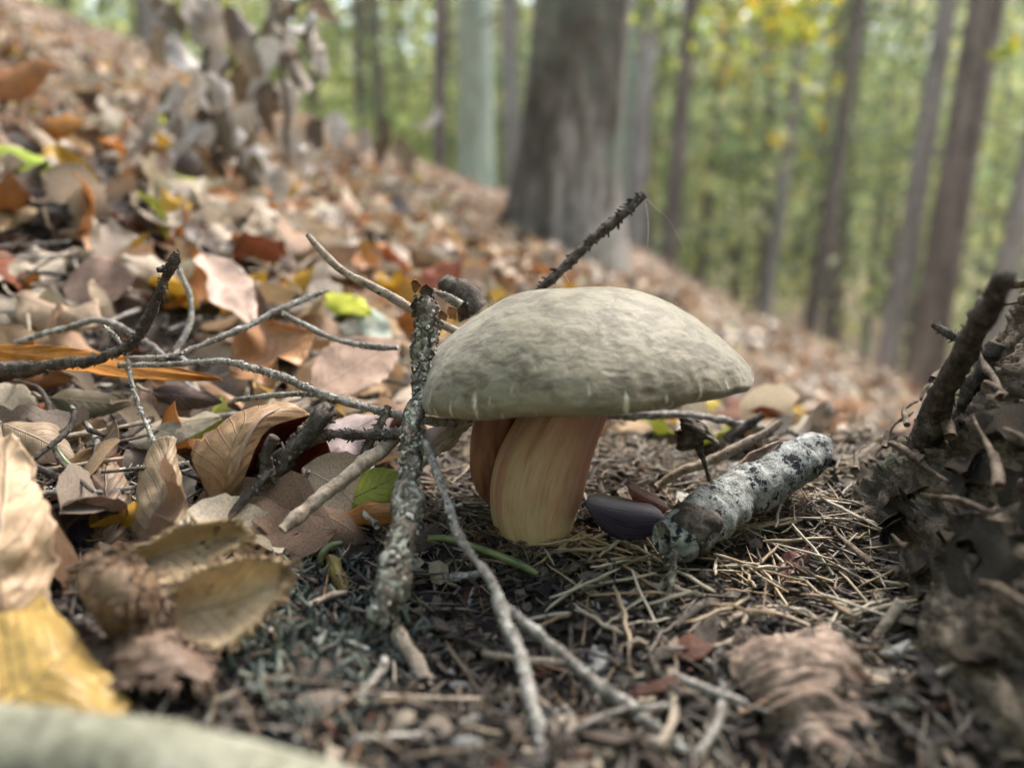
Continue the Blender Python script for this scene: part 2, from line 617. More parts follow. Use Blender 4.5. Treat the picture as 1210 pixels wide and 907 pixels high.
M_CAP = cap_mat()
M_STEM = stem_mat()
m_, t_, b_ = new_mat('pores')
n_ = noise(t_, 900, 3, 0.6, coords(t_))
t_.links.new(ramp(t_, n_.outputs[0], [(0.35, (0.26, 0.17, 0.06)), (0.65, (0.5, 0.40, 0.13))]).outputs[0], b_.inputs['Base Color'])
bump(t_, b_, n_.outputs[0], 0.8, 0.0006)
M_PORE = m_
m_, t_, b_ = new_mat('red_stem')
n_ = noise(t_, 300, 4, 0.6, coords(t_, 'Object', (1, 1, 0.2)))
t_.links.new(ramp(t_, n_.outputs[0], [(0.35, (0.13, 0.045, 0.025)), (0.65, (0.32, 0.15, 0.09))]).outputs[0], b_.inputs['Base Color'])
b_.inputs['Roughness'].default_value = 0.55
bump(t_, b_, n_.outputs[0], 0.5, 0.0006)
M_REDSTEM = m_

DM = 0.205
mroot = empty('mushroom', W(636, 648, DM))
tag(mroot, 'brown mushroom with olive grey velvety cap and thick leaning stem', 'mushroom')
moff = np.array(mroot.location)

capC = W(685, 445, DM)                 # centre of the rim plane
TILT = R(4.4)
axis = np.array([-math.sin(TILT), 0.035, math.cos(TILT)])
axis /= np.linalg.norm(axis)
ax1 = np.array([1, 0, 0]) - axis * axis[0]
ax1 /= np.linalg.norm(ax1)
ax2 = np.cross(axis, ax1)
RC = 196 / FPX * DM
prof = [(0.0, 0.72), (0.10, 0.722), (0.2, 0.72), (0.3, 0.705), (0.42, 0.665), (0.54, 0.60), (0.66, 0.515), (0.77, 0.41), (0.86, 0.30), (0.93, 0.19), (0.975, 0.09), (0.996, 0.01), (1.0, -0.03), (0.99, -0.07), (0.965, -0.092), (0.92, -0.085)]
prof = catmull(np.array([(a, b * 0.745, 0) for a, b in prof]), 230)[:, :2]
seg = 420
th = np.linspace(0, 2 * np.pi, seg, endpoint=False)
PR = np.repeat(prof[:, 0][:, None], seg, 1)
PZ = np.repeat(prof[:, 1][:, None], seg, 1)
TH = np.repeat(th[None], len(prof), 0)
lob = 1 + 0.012 * np.sin(2 * TH + 0.7) + 0.01 * np.sin(3 * TH + 2) + PR ** 3 * (0.006 * np.sin(7 * TH) + 0.012 * vnoise(np.stack([np.cos(TH) * 5, np.sin(TH) * 5, 0 * TH], -1), 12) + 0.005 * vnoise(np.stack([np.cos(TH) * 17, np.sin(TH) * 17, 0 * TH], -1), 13))
PZ = PZ + 0.022 * PR ** 6 * vnoise(np.stack([np.cos(TH) * 4, np.sin(TH) * 4, 0 * TH], -1), 14)
# left side of the cap a little fuller, right side thinner
PZ = PZ * (1 - 0.05 * np.cos(TH) * PR) 
PZ = PZ * (1 - 0.22 * np.maximum(0, np.cos(TH)) ** 2 * PR ** 2)
PZ = PZ - 0.035 * PR ** 4 * np.cos(2 * TH + 0.4)
lx = PR * np.cos(TH) * lob
ly = PR * np.sin(TH) * lob
P3 = np.stack([lx, ly, PZ], -1) * RC
Pq = P3 + 0.0025 * np.stack([fbm(P3 * 150, 2, 51), fbm(P3 * 150, 2, 52), fbm(P3 * 150, 2, 53)], -1)
nn = -np.abs(fbm(Pq * np.array([150, 150, 260]), 3, 3)) * 0.00021 + fbm(P3 * 32, 2, 8) * 0.0010 + 0.00007 * fbm(P3 * 480, 2, 6)
nrm_dir = P3 / (np.linalg.norm(P3, axis=-1)[..., None] + 1e-9)
P3 = P3 + nrm_dir * nn[..., None]
Pw = capC + P3[..., 0:1] * ax1 + P3[..., 1:2] * ax2 + P3[..., 2:3] * axis - moff
i = np.arange(len(prof) - 1)[:, None] * seg
j = np.arange(seg)[None]
f = np.stack([i + j, i + seg + j, i + seg + (j + 1) % seg, i + (j + 1) % seg], -1).reshape(-1, 4)
arc = np.concatenate([[0], np.cumsum(np.hypot(*np.diff(prof, axis=0).T))])
arc /= arc[-1]
uv = np.stack([np.repeat(arc, seg), np.tile(th / 6.2832, len(prof))], 1)
mb = MB()
mb.add(Pw.reshape(-1, 3), f, None, uv)
mb.build('cap', M_CAP, mroot)
# pore layer: shallow bulging disc under the rim
pp = [(0.93, -0.06), (0.88, -0.065), (0.7, -0.09), (0.5, -0.14), (0.3, -0.10), (0.0, -0.08)]
pp = catmull(np.array([(a, b, 0) for a, b in pp]), 24)[:, :2]
PR = np.repeat(pp[:, 0][:, None], seg, 1)
lob2 = np.repeat(lob[-1:], len(pp), 0)
PZ2 = np.repeat(pp[:, 1][:, None], seg, 1) - 0.035 * PR ** 4 * np.cos(2 * th + 0.4)[None]
P3 = np.stack([PR * np.cos(th) * lob2, PR * np.sin(th) * lob2, PZ2], -1) * RC
Pw = capC + P3[..., 0:1] * ax1 + P3[..., 1:2] * ax2 + P3[..., 2:3] * axis - moff
i = np.arange(len(pp) - 1)[:, None] * seg
f = np.stack([i + j, i + seg + j, i + seg + (j + 1) % seg, i + (j + 1) % seg], -1).reshape(-1, 4)
mb = MB()
mb.add(Pw.reshape(-1, 3), f)
mb.build('pore_layer', M_PORE, mroot)
# stem: (centre px, py, width px)
st = [(642, 668, 24), (640, 656, 44), (636, 645, 66), (633, 630, 86), (631, 605, 100), (634, 580, 108), (640, 555, 108), (649, 530, 103), (660, 505, 97), (668, 485, 98), (672, 462, 112)]
K = catmull(np.array([W(a, b, DM) for a, b, c in st]), 70)
Rr = catmull(np.array([(c / 2 / FPX * DM, 0, 0) for a, b, c in st]), 70)[:, 0]
v, f, uv, _ = tube(K - moff, Rr, 72, 0.0, 4)
vv = v.reshape(70, 72, 3)
ctr = (K - moff)[:, None]
ang = np.linspace(0, 2 * np.pi, 72, endpoint=False)[None]
ridge = 1 + 0.018 * np.sin(9 * ang + 2.5 * np.linspace(0, 1, 70)[:, None]) + 0.012 * np.sin(17 * ang + 1) + 0.03 * fbm(vv * np.array([110, 110, 45]), 3, 2)
vv = ctr + (vv - ctr) * ridge[..., None]
mb = MB()
mb.add(vv.reshape(-1, 3), f, None, uv)
mb.build('stem', M_STEM, mroot)
st = [(592, 592, 26), (584, 575, 40), (580, 552, 48), (581, 525, 50), (590, 500, 60), (600, 475, 70)]
K = catmull(np.array([W(a, b, DM + 0.012) for a, b, c in st]), 40)
Rr = catmull(np.array([(c / 2 / FPX * (DM + 0.012), 0, 0) for a, b, c in st]), 40)[:, 0]
v, f, uv, _ = tube(K - moff, Rr, 40, 0.05, 4, 120)
mb = MB()
mb.add(v, f, None, uv)
o = mb.build('side_stem', M_REDSTEM, mroot)
o['label'] = 'darker red brown swollen side of the stem'


# ------------------------------------------------------------ leaves
def leaf_shape(L, Wd, nu, nv, kl=0.0, kw=0.0, fold=0.0, wave=0.0, pleat=0.0, seed=0, torn=0.0, twist=0.0):
    r = np.random.default_rng(seed)
    u = np.linspace(0, 1, nu + 1)
    vv = np.linspace(-1, 1, nv + 1)
    U, V = np.meshgrid(u, vv, indexing='ij')
    prof = np.sin(np.pi * np.clip(U, 0, 1) ** 0.86) ** 0.72 * (1 - 0.25 * U ** 3)
    prof = np.maximum(prof, 0.02)
    prof[-1] = 0.012
    prof[0] = 0.03
    hw = Wd / 2 * prof
    teeth = 1 + 0.035 * np.sin(U * 9 * 2 * np.pi + 1.0) * np.abs(V) ** 3
    if torn:
        teeth = teeth * (1 - torn * np.abs(V) ** 2 * np.maximum(0, vnoise(np.stack([U * 5, V * 2, 0 * U], -1), seed + 3)) * 1.5)
    x = U * L
    y = V * hw * teeth
    z = fold * np.abs(y)
    ph = r.uniform(0, 6.28, 4)
    z = z + wave * L * np.abs(V) ** 1.5 * prof * (np.sin(U * r.uniform(7, 12) + ph[0] + np.sign(V) * 1.3) + 0.5 * np.sin(U * 19 + ph[1] * np.sign(V)))
    z = z + wave * L * 0.6 * vnoise(np.stack([U * 3 + seed, V * 1.5, 0 * U], -1), seed)
    fr = (U * 9 - np.abs(V) * 2.5) % 1.0
    z = z + pleat * L * (0.5 - np.abs(fr - 0.5)) * prof * (0.3 + np.abs(V)) * -1
    # bend across
    if kw:
        R0 = 1.0 / kw * Wd / 2
        a = y / R0
        y2 = (R0 - z) * np.sin(a)
        z2 = R0 - (R0 - z) * np.cos(a)
        y, z = y2, z2
    if kl:
        kk = kl * (0.6 + 0.8 * U)
        R0 = L / kk
        a = x / R0
        x2 = (R0 - z) * np.sin(a)
        z2 = R0 - (R0 - z) * np.cos(a)
        x, z = x2, z2
    if twist:
        a = twist * (U - 0.3)
        y, z = y * np.cos(a) - z * np.sin(a), y * np.sin(a) + z * np.cos(a)
    P = np.stack([x, y, z], -1).reshape(-1, 3)
    i = np.arange(nu)[:, None] * (nv + 1)
    j = np.arange(nv)[None]
    f = np.stack([i + j, i + nv + 1 + j, i + nv + 2 + j, i + 1 + j], -1).reshape(-1, 4)
    uv = np.stack([U.ravel(), V.ravel() * 0.5 + 0.5], 1)
    return P, f, uv


def frame_from(X, nh):
    X = X / np.linalg.norm(X)
    N = nh - X * (nh @ X)
    N /= np.linalg.norm(N)
    return np.stack([X, np.cross(N, X), N], 1)


def hero_leaf(base, tip, width, label, color, nh=(0, -0.4, 1), kl=0.0, kw=0.0, fold=0.0, wave=0.03, pleat=0.012, seed=1, torn=0.0, twist=0.0, name='fallen_leaf', stalk=0.25, group=None, nu=36, nv=22, flip=1):
    A = W(*base)
    B = W(*tip)
    L = np.linalg.norm(B - A)
    # lengthen so that a curled leaf still spans base to tip
    Wd = width * (base[2] + tip[2]) / 2 / FPX
    P, f, uv = leaf_shape(L, Wd, nu, nv, kl, kw, fold, wave, pleat, seed, torn, twist)
    if kl:
        e = P.reshape(nu + 1, nv + 1, 3)[-1, nv // 2]
        ang = math.atan2(e[2], e[0])
        ca, sa = math.cos(-ang), math.sin(-ang)
        x, z = P[:, 0].copy(), P[:, 2].copy()
        P[:, 0], P[:, 2] = ca * x - sa * z, sa * x + ca * z
        k = L / max(1e-6, np.hypot(e[0], e[2]))
        P *= min(k, 1.8)
    F = frame_from(B - A, np.array(nh, float))
    P = P @ F.T
    # thin but real: a second skin 0.15 mm below joined at the rim
    mb = MB()
    mb.add(P, f, None, uv)
    o = mb.build(name, M_LEAF)
    sol = o.modifiers.new('thickness', 'SOLIDIFY')
    sol.thickness = 0.00018
    o.location = A
    o.color = (*color, 1)
    tag(o, label, 'leaf', group)
    if stalk:
        d = -F[:, 0] * stalk * L
        q = np.array([[0, 0, 0], d * 0.5 + F[:, 2] * L * 0.03 * 0, d + F[:, 1] * 0.05 * L])
        m2 = MB()
        add_tube(m2, catmull(q, 8), np.linspace(0.0005, 0.0007, 8), 6)
        s = m2.build('stalk', M_TWIG_TAN, o)
    return o


def cgrid(rows, m, n):
    """smooth surface through a grid of control points"""
    A = [catmull(np.array(r_), n) for r_ in rows]
    A = np.stack(A)                                   # rows x n x 3
    return np.stack([catmull(A[:, k], m) for k in range(n)], 1)


def patch(rows, color, name='fallen_leaf', label=None, parent=None, org=None, mat=None, m=30, n=36, rough=0.0, seed=0, thick=0.0002, cat='leaf', edge=0.0, ridge=0.0, veins=0.0):
    """rows of (px, py, depth): a leaf blade bent through these points in space"""
    S = cgrid([[W(*p) for p in r_] for r_ in rows], m, n)
    du = np.gradient(S, axis=0); dv = np.gradient(S, axis=1)
    N = np.cross(du, dv); N /= np.linalg.norm(N, axis=-1)[..., None] + 1e-12
    U, V = np.meshgrid(np.linspace(0, 1, m), np.linspace(0, 1, n), indexing='ij')
    d = rough * fbm(S * 140, 3, seed)
    if veins:
        fr = (V * 8 - np.abs(U - 0.5) * 4) % 1.0
        d = d + veins * (0.5 - np.abs(fr - 0.5)) * np.minimum(1, 6 * np.minimum(U, 1 - U) + 0.3)
    S = S + N * d[..., None]
    if ridge:
        d = d + ridge * fbm(np.stack([U * 11 + 1.5 * V, V * 2.2, 0 * U], -1), 4, seed + 3)
        S = S + N * (ridge * fbm(np.stack([U * 11 + 1.5 * V, V * 2.2, 0 * U], -1), 4, seed + 3))[..., None]
    if edge:
        e = edge * fbm(np.stack([V * 9 + seed, U * 0, U * 0], -1), 3, seed)
        S = S + du / (np.linalg.norm(du, axis=-1)[..., None] + 1e-12) * (e * np.maximum(0, np.abs(U - 0.5) * 2 - 0.6))[..., None]
    if org is None:
        org = S[0, 0].copy()
    i = np.arange(m - 1)[:, None] * n
    j = np.arange(n - 1)[None]
    f = np.stack([i + j, i + n + j, i + n + 1 + j, i + 1 + j], -1).reshape(-1, 4)
    mb = MB(); mb.add(S.reshape(-1, 3) - org, f, None, np.stack([V.ravel(), U.ravel()], 1))
    o = mb.build(name, mat or M_LEAF, parent)
    if thick:
        o.modifiers.new('thickness', 'SOLIDIFY').thickness = thick
    o.color = (*color, 1)
    if parent is None:
        o.location = org
        tag(o, label, cat)
    elif label:
        o['label'] = label
    return o, org


TAN = (0.50, 0.34, 0.19); PALE = (0.70, 0.58, 0.46); PINK = (0.54, 0.36, 0.25); GREY = (0.40, 0.33, 0.27)
BROWN = (0.26, 0.14, 0.07); DARK = (0.085, 0.05, 0.035); ORANGE = (0.52, 0.20, 0.045); YELLOW = (0.68, 0.40, 0.04)
LIME = (0.45, 0.50, 0.06); RUST = (0.26, 0.075, 0.03); CREAM = (0.70, 0.62, 0.48)

# arched leaf: tan outer face, folded rim, dark red hollow behind it
o1_, g1_ = patch([[(252, 606, .189), (238, 566, .187), (226, 538, .189), (252, 506, .193), (288, 484, .199)],
                  [(256, 606, .187), (262, 570, .182), (262, 535, .183), (282, 498, .187), (318, 476, .195)],
                  [(260, 606, .187), (272, 572, .181), (284, 530, .181), (304, 496, .184), (346, 477, .193)],
                  [(264, 604, .188), (284, 572, .184), (300, 535, .184), (322, 505, .187), (368, 490, .196)]],
                 (0.46, 0.29, 0.16), label='large arched tan leaf with a rolled rim over its dark red hollow', rough=0.0006, seed=4, veins=0.0006)
patch([[(264, 606, .190), (276, 574, .188), (294, 536, .188), (318, 504, .190), (364, 488, .197)],
       [(285, 608, .196), (300, 580, .200), (320, 545, .202), (340, 512, .202), (366, 490, .199)],
       [(318, 606, .198), (340, 585, .203), (360, 556, .205), (366, 524, .204), (367, 492, .200)],
       [(352, 600, .194), (376, 584, .197), (392, 560, .199), (388, 528, .199), (368, 493, .199)]],
      (0.17, 0.028, 0.012), name='hollow', label='dark red inner face', parent=o1_, org=g1_, rough=0.0005, seed=5)
patch([[(262, 604, .188), (274, 562, .1805), (286, 525, .1805), (306, 493, .1835), (330, 480, .190)],
       [(265, 604, .188), (278, 562, .1805), (290, 526, .1805), (309, 495, .1835), (333, 481, .190)]],
      (0.50, 0.36, 0.27), name='midrib', parent=o1_, org=g1_, m=4, thick=0.0006)
patch([[(146, 672, .176), (150, 632, .178), (160, 590, .181), (168, 545, .186), (186, 519, .190)],
       [(172, 672, .172), (176, 634, .174), (182, 590, .178), (188, 545, .184), (198, 517, .190)],
       [(200, 672, .171), (202, 634, .173), (202, 592, .177), (202, 548, .184), (204, 518, .190)],
       [(240, 668, .175), (236, 636, .177), (226, 598, .181), (214, 552, .187), (207, 520, .191)]],
      (0.40, 0.29, 0.18), label='upright tan leaf with fine veins beside the large arched tan leaf', rough=0.0008, seed=6, veins=0.0008, edge=0.0012)
patch([[(92, 655, .178), (92, 620, .18), (93, 585, .184), (98, 556, .190), (112, 545, .196)],
       [(112, 660, .175), (112, 622, .176), (114, 588, .180), (116, 558, .187), (124, 543, .196)],
       [(134, 658, .175), (136, 622, .176), (136, 588, .180), (134, 560, .187), (132, 545, .196)],
       [(158, 652, .179), (156, 620, .181), (154, 588, .184), (146, 562, .190), (138, 548, .197)]],
      (0.30, 0.21, 0.14), label='small grey brown leaf with curved ribs left of the upright tan leaf', rough=0.0005, seed=7, veins=0.0016, edge=0.001)
patch([[(-70, 720, .140), (-60, 690, .145), (-50, 620, .150), (-40, 560, .156), (-20, 520, .162)],
       [(-20, 728, .131), (-25, 690, .134), (-20, 620, .140), (-15, 560, .150), (0, 515, .160)],
       [(20, 730, .133), (28, 690, .136), (22, 630, .138), (28, 570, .150), (14, 512, .158)],
       [(50, 722, .136), (62, 668, .140), (60, 620, .142), (40, 580, .150), (46, 552, .153), (24, 512, .160)][:5]],
      (0.66, 0.47, 0.30), label='big cream leaf with a ragged wavy edge standing at the far left', rough=0.0016, seed=8, veins=0.0008, edge=0.004)
patch([[(-60, 760, .122), (-20, 735, .125), (20, 715, .129), (50, 695, .134)],
       [(-30, 835, .113), (10, 800, .117), (50, 765, .122), (75, 735, .130)],
       [(0, 850, .112), (50, 835, .114), (92, 808, .118), (110, 775, .126)],
       [(20, 862, .114), (85, 862, .114), (138, 850, .116), (158, 832, .120)]],
      (0.52, 0.35, 0.10), label='golden yellow blurred leaf lying over the pale branch at the lower left', rough=0.0012, seed=9, veins=0.0003)
hero_leaf((-30, 412, 0.235), (262, 448, 0.225), 34, 'long flat orange leaf lying edge on under the dark knobby twig', (0.62, 0.25, 0.03), (0.05, -0.75, 0.65), wave=0.012, seed=17, kw=0.3)
hero_leaf((150, 520, 0.225), (262, 492, 0.228), 60, 'pale straw leaf with soft ribs beside the dangling lichen twig', (0.55, 0.48, 0.36), (0, -0.5, 0.9), kw=-0.9, kl=-0.3, seed=18, pleat=0.02)
hero_leaf((2, 500, 0.205), (88, 545, 0.20), 70, 'pale brown leaf curled like a shell above the cream leaf', (0.50, 0.37, 0.25), (0.1, -0.6, 0.8), kw=-1.6, kl=-0.5, seed=19, wave=0.05)
hero_leaf((70, 560, 0.20), (135, 495, 0.215), 55, 'tan leaf with a curled rim right of the shell curled leaf', (0.44, 0.31, 0.2), (0.1, -0.5, 0.8), kw=-1.2, kl=0.6, seed=20, wave=0.06)
hero_leaf((395, 600, 0.200), (475, 558, 0.202), 62, 'half green half brown leaf behind the lichen covered twig', (0.30, 0.34, 0.05), (-0.2, -0.85, 0.5), kw=-0.4, seed=21, wave=0.03)
hero_leaf((395, 612, 0.196), (500, 605, 0.198), 34, 'orange brown leaf curled under the half green leaf', (0.50, 0.22, 0.05), (0, -0.8, 0.6), kw=-1.0, kl=-0.4, seed=22)
hero_leaf((500, 530, 0.215), (550, 487, 0.214), 46, 'ribbed lavender brown leaf tucked beneath the left side of the cap', (0.36, 0.27, 0.24), (-0.3, -0.8, 0.5), kw=-0.8, seed=23, pleat=0.03)
hero_leaf((375, 530, 0.225), (468, 482, 0.235), 70, 'pale lilac dry leaf between the two dark branches left of the stem', (0.55, 0.44, 0.42), (-0.1, -0.6, 0.8), kw=-0.7, seed=24, wave=0.05)
hero_leaf((372, 462, 0.28), (472, 400, 0.30), 90, 'smooth pink tan leaf behind the lichen covered twig', (0.55, 0.38, 0.28), (0.1, -0.6, 0.8), seed=25, wave=0.02, kw=0.3)
hero_leaf((272, 440, 0.27), (372, 395, 0.28), 95, 'crumpled copper leaf with deep wavy folds on the left slope', (0.50, 0.26, 0.12), (0.1, -0.7, 0.7), seed=26, wave=0.12, pleat=0.03, kw=0.8)
hero_leaf((240, 300, 0.36), (300, 385, 0.31), 60, 'white pink leaf with an orange edge pointing down the slope', (0.64, 0.47, 0.38), (0.5, -0.6, 0.5), seed=27, kw=0.8, wave=0.03)
hero_leaf((288, 365, 0.40), (372, 318, 0.40), 62, 'bright golden yellow leaf on the slope left of the slender bare twig', (0.74, 0.42, 0.02), (0.0, -0.6, 0.8), seed=28, kw=-0.8, wave=0.04)
hero_leaf((285, 388, 0.385), (345, 345, 0.385), 45, 'brown gold leaf just below the bright golden yellow leaf', (0.42, 0.24, 0.04), (0.0, -0.8, 0.5), seed=29, kw=-0.9, wave=0.05)
hero_leaf((384, 345, 0.38), (440, 372, 0.36), 40, 'lime yellow leaf beneath the slender bare twig', (0.58, 0.62, 0.03), (0.1, -0.6, 0.8), seed=30, kw=-0.5)
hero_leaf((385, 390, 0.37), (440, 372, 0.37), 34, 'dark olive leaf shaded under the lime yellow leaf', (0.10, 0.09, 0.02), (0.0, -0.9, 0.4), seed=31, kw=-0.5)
hero_leaf((425, 360, 0.37), (462, 412, 0.35), 34, 'mint white leaf hanging down right of the lime yellow leaf', (0.55, 0.62, 0.52), (0.2, -0.8, 0.5), seed=32)
hero_leaf((-30, 168, 0.42), (88, 205, 0.40), 50, 'lime green leaf at the far left edge below two orange leaves', (0.45, 0.58, 0.05), (0.1, -0.5, 0.8), seed=33, kw=-0.9)
hero_leaf((-20, 100, 0.50), (66, 78, 0.50), 62, 'dull orange leaf highest at the far left edge', (0.50, 0.20, 0.06), (0.1, -0.8, 0.5), seed=34, kw=-0.6)
hero_leaf((28, 148, 0.47), (104, 145, 0.47), 42, 'orange brown leaf just above the lime green leaf', (0.52, 0.22, 0.03), (0.1, -0.8, 0.5), seed=35, kw=-0.8)
hero_leaf((168, 245, 0.48), (212, 290, 0.45), 46, 'lime yellow leaf standing on the slope above the dark knobby twig', (0.52, 0.60, 0.06), (0.1, -0.8, 0.5), seed=36, kw=-0.5)
hero_leaf((245, 262, 0.46), (300, 310, 0.42), 50, 'long pale beige leaf slanting beside the lime yellow leaf', (0.62, 0.50, 0.38), (0.3, -0.6, 0.6), seed=37, kw=-1.0)
hero_leaf((500, 345, 0.45), (545, 310, 0.46), 48, 'deep rust red leaf behind the broken grey stub', (0.36, 0.09, 0.025), (0.1, -0.8, 0.5), seed=38, kw=-0.5)
hero_leaf((465, 355, 0.47), (505, 330, 0.47), 34, 'orange yellow leaf left of the deep rust red leaf', (0.66, 0.34, 0.04), (0.1, -0.8, 0.6), seed=39)
hero_leaf((410, 310, 0.55), (438, 285, 0.55), 34, 'small orange leaf above the slender bare twig', (0.62, 0.30, 0.04), (0.1, -0.8, 0.6), seed=40)
hero_leaf((578, 350, 0.5), (598, 346, 0.5), 20, 'small yellow leaf just above the left shoulder of the cap', (0.75, 0.45, 0.03), (0.1, -0.8, 0.6), seed=41, stalk=0)
hero_leaf((150, 300, 0.38), (60, 275, 0.40), 60, 'pinkish beige leaf lying along the slope behind the dark knobby twig', (0.58, 0.42, 0.34), (0.1, -0.5, 0.8), seed=42, wave=0.04, kw=-0.6)
hero_leaf((75, 340, 0.33), (160, 330, 0.33), 85, 'broad dull brown leaf behind the tip of the dark knobby twig', (0.33, 0.21, 0.16), (0.2, -0.7, 0.6), seed=43, wave=0.03)
hero_leaf((22, 350, 0.30), (125, 385, 0.28), 60, 'beige leaf folded in the middle left of the dark knobby twig', (0.50, 0.36, 0.25), (0.0, -0.6, 0.7), seed=44, kw=-1.2, wave=0.07)
hero_leaf((-20, 330, 0.32), (35, 300, 0.34), 40, 'pale folded leaf at the far left edge above the beige folded leaf', (0.56, 0.48, 0.36), (0.0, -0.6, 0.7), seed=45, kw=-0.9)
hero_leaf((1066, 560, 0.36), (1080, 512, 0.37), 34, 'single bright yellow leaf below the dark upright branch', (0.80, 0.62, 0.02), (-0.3, -0.9, 0.3), seed=46, kw=-0.5, stalk=0)
hero_leaf((985, 565, 0.34), (1030, 535, 0.36), 34, 'rust red leaf on the slope behind the needle bed', (0.45, 0.15, 0.05), (0.0, -0.8, 0.5), seed=47)
hero_leaf((840, 500, 0.33), (900, 520, 0.32), 34, 'orange leaf behind the crossed sticks right of the mushroom', (0.58, 0.20, 0.03), (0.0, -0.7, 0.7), seed=48, kw=-0.5)
hero_leaf((765, 545, 0.30), (880, 500, 0.31), 60, 'pale tan leaf under the crossed sticks right of the mushroom', (0.50, 0.34, 0.22), (0.0, -0.5, 0.8), seed=49, kw=-0.5)
hero_leaf((810, 470, 0.42), (855, 480, 0.42), 30, 'yellow leaf just below the right edge of the cap', (0.74, 0.55, 0.05), (0.0, -0.7, 0.7), seed=50)
hero_leaf((925, 690, 0.185), (952, 645, 0.195), 34, 'small mauve brown leaf scrap between needles below the spotted stick', (0.26, 0.12, 0.10), (0.0, -0.6, 0.8), seed=51, wave=0.08, stalk=0)
hero_leaf((92, 605, 0.178), (95, 640, 0.170), 34, 'glossy dark violet leaf fold behind the cream leaf', (0.06, 0.045, 0.07), (0.3, -0.9, 0.5), seed=52, kw=-1.0, stalk=0)
hero_leaf((388, 655, 0.178), (408, 700, 0.172), 30, 'tiny rolled green and brown leaf below the pale broken stick', (0.30, 0.24, 0.07), (0.0, -0.7, 0.6), seed=53, kw=-1.5, stalk=0)
hero_leaf((232, 640, 0.19), (285, 575, 0.198), 66, 'dull brown leaf below the large arched tan leaf', (0.22, 0.14, 0.11), (0.0, -0.8, 0.6), seed=54, kw=-0.3)
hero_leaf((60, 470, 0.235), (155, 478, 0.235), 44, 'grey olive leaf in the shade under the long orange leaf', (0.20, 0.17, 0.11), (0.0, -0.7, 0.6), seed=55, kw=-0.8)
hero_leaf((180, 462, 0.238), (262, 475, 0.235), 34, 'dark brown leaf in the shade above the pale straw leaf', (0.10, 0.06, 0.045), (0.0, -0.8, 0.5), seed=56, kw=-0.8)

# dark violet bud scale by the stem
M_VIOLET = None
m_, t_, b_ = new_mat('violet_scale')
uvn = t_.nodes.new('ShaderNodeUVMap')
mp = t_.nodes.new('ShaderNodeMapping'); mp.inputs['Scale'].default_value = (1.5, 26, 1)
t_.links.new(uvn.outputs[0], mp.inputs[0])
n_ = noise(t_, 1.0, 3, 0.6, mp.outputs[0])
t_.links.new(ramp(t_, n_.outputs[0], [(0.35, (0.008, 0.006, 0.011)), (0.65, (0.06, 0.045, 0.08))]).outputs[0], b_.inputs['Base Color'])
b_.inputs['Roughness'].default_value = 0.45
bump(t_, b_, n_.outputs[0], 0.4, 0.0003)
M_VIOLET = m_
A = W(786, 612, 0.198); B = W(680, 600, 0.190)
L_ = np.linalg.norm(B - A)
P, f, uv = leaf_shape(L_, 0.0155, 30, 18, 0.25, -1.2, 0, 0.0, 0, 5)
mb = MB(); mb.add(P @ frame_from(B - A, np.array((0.1, -0.75, 0.65))).T, f, None, uv)
o = mb.build('beech_bud_scale', M_VIOLET); o.location = A
o.modifiers.new('thickness', 'SOLIDIFY').thickness = 0.0005
tag(o, 'glossy dark violet seed husk lying against the right foot of the mushroom', 'husk')
A = W(790, 600, 0.203); B = W(735, 577, 0.2)
P, f, uv = leaf_shape(np.linalg.norm(B - A), 0.009, 20, 12, 0.2, -0.9, 0, 0.0, 0, 6)
mb = MB(); mb.add(P @ frame_from(B - A, np.array((0.1, -0.6, 0.8))).T - (W(786, 612, 0.198) - A), f, None, uv)
o2 = mb.build('inner_scale', M_LEAF, o); o2.color = (0.16, 0.035, 0.02, 1)

# open beech nut husk, lower left
hroot = empty('beech_nut_husk', W(200, 735, 0.135))
tag(hroot, 'open brown beech nut husk with bristly spread lobes, out of focus at lower left', 'nut husk')
ho = np.array(hroot.location)


def husk_lobe(base, tip, width, nh, kl, kw, seed, color, label=None):
    A, B = W(*base), W(*tip)
    L = np.linalg.norm(B - A)
    Wd = width * (base[2] + tip[2]) / 2 / FPX
    P, f, uv = leaf_shape(L, Wd, 26, 16, kl, kw, 0, 0.02, 0, seed)
    F = frame_from(B - A, np.array(nh, float))
    mb = MB()
    mb.add(P @ F.T + A - ho, f, None, uv)
    o = mb.build('lobe', M_LEAF, hroot)
    o.modifiers.new('thickness', 'SOLIDIFY').thickness = 0.0011
    o.color = (*color, 1)
    m2 = MB()
    G_ = P.reshape(27, 17, 3)
    r = np.random.default_rng(seed)
    for k in range(150):
        iu, iv = r.integers(1, 26), r.integers(0, 17)
        if r.random() < 0.6: iv = r.choice([0, 1, 15, 16])
        p = G_[iu, iv] + r.normal(0, 0.0003, 3)
        s = np.sign(iv - 8)
        d = np.array([0.5 * r.normal(), s * abs(r.normal(0.7, 0.5)), -1.0 + 0.5 * r.normal()])
        d /= np.linalg.norm(d)
        q = p + d * r.uniform(0.0015, 0.003)
        add_tube(m2, np.array([p, (p + q) / 2 + r.normal(0, .0002, 3), q]) @ F.T + A - ho, np.array([0.00035, 0.0003, 0.0001]), 4)
    b = m2.build('bristles', M_LEAF, o)
    b.color = (color[0] * 0.6, color[1] * 0.6, color[2] * 0.6, 1)
    return o


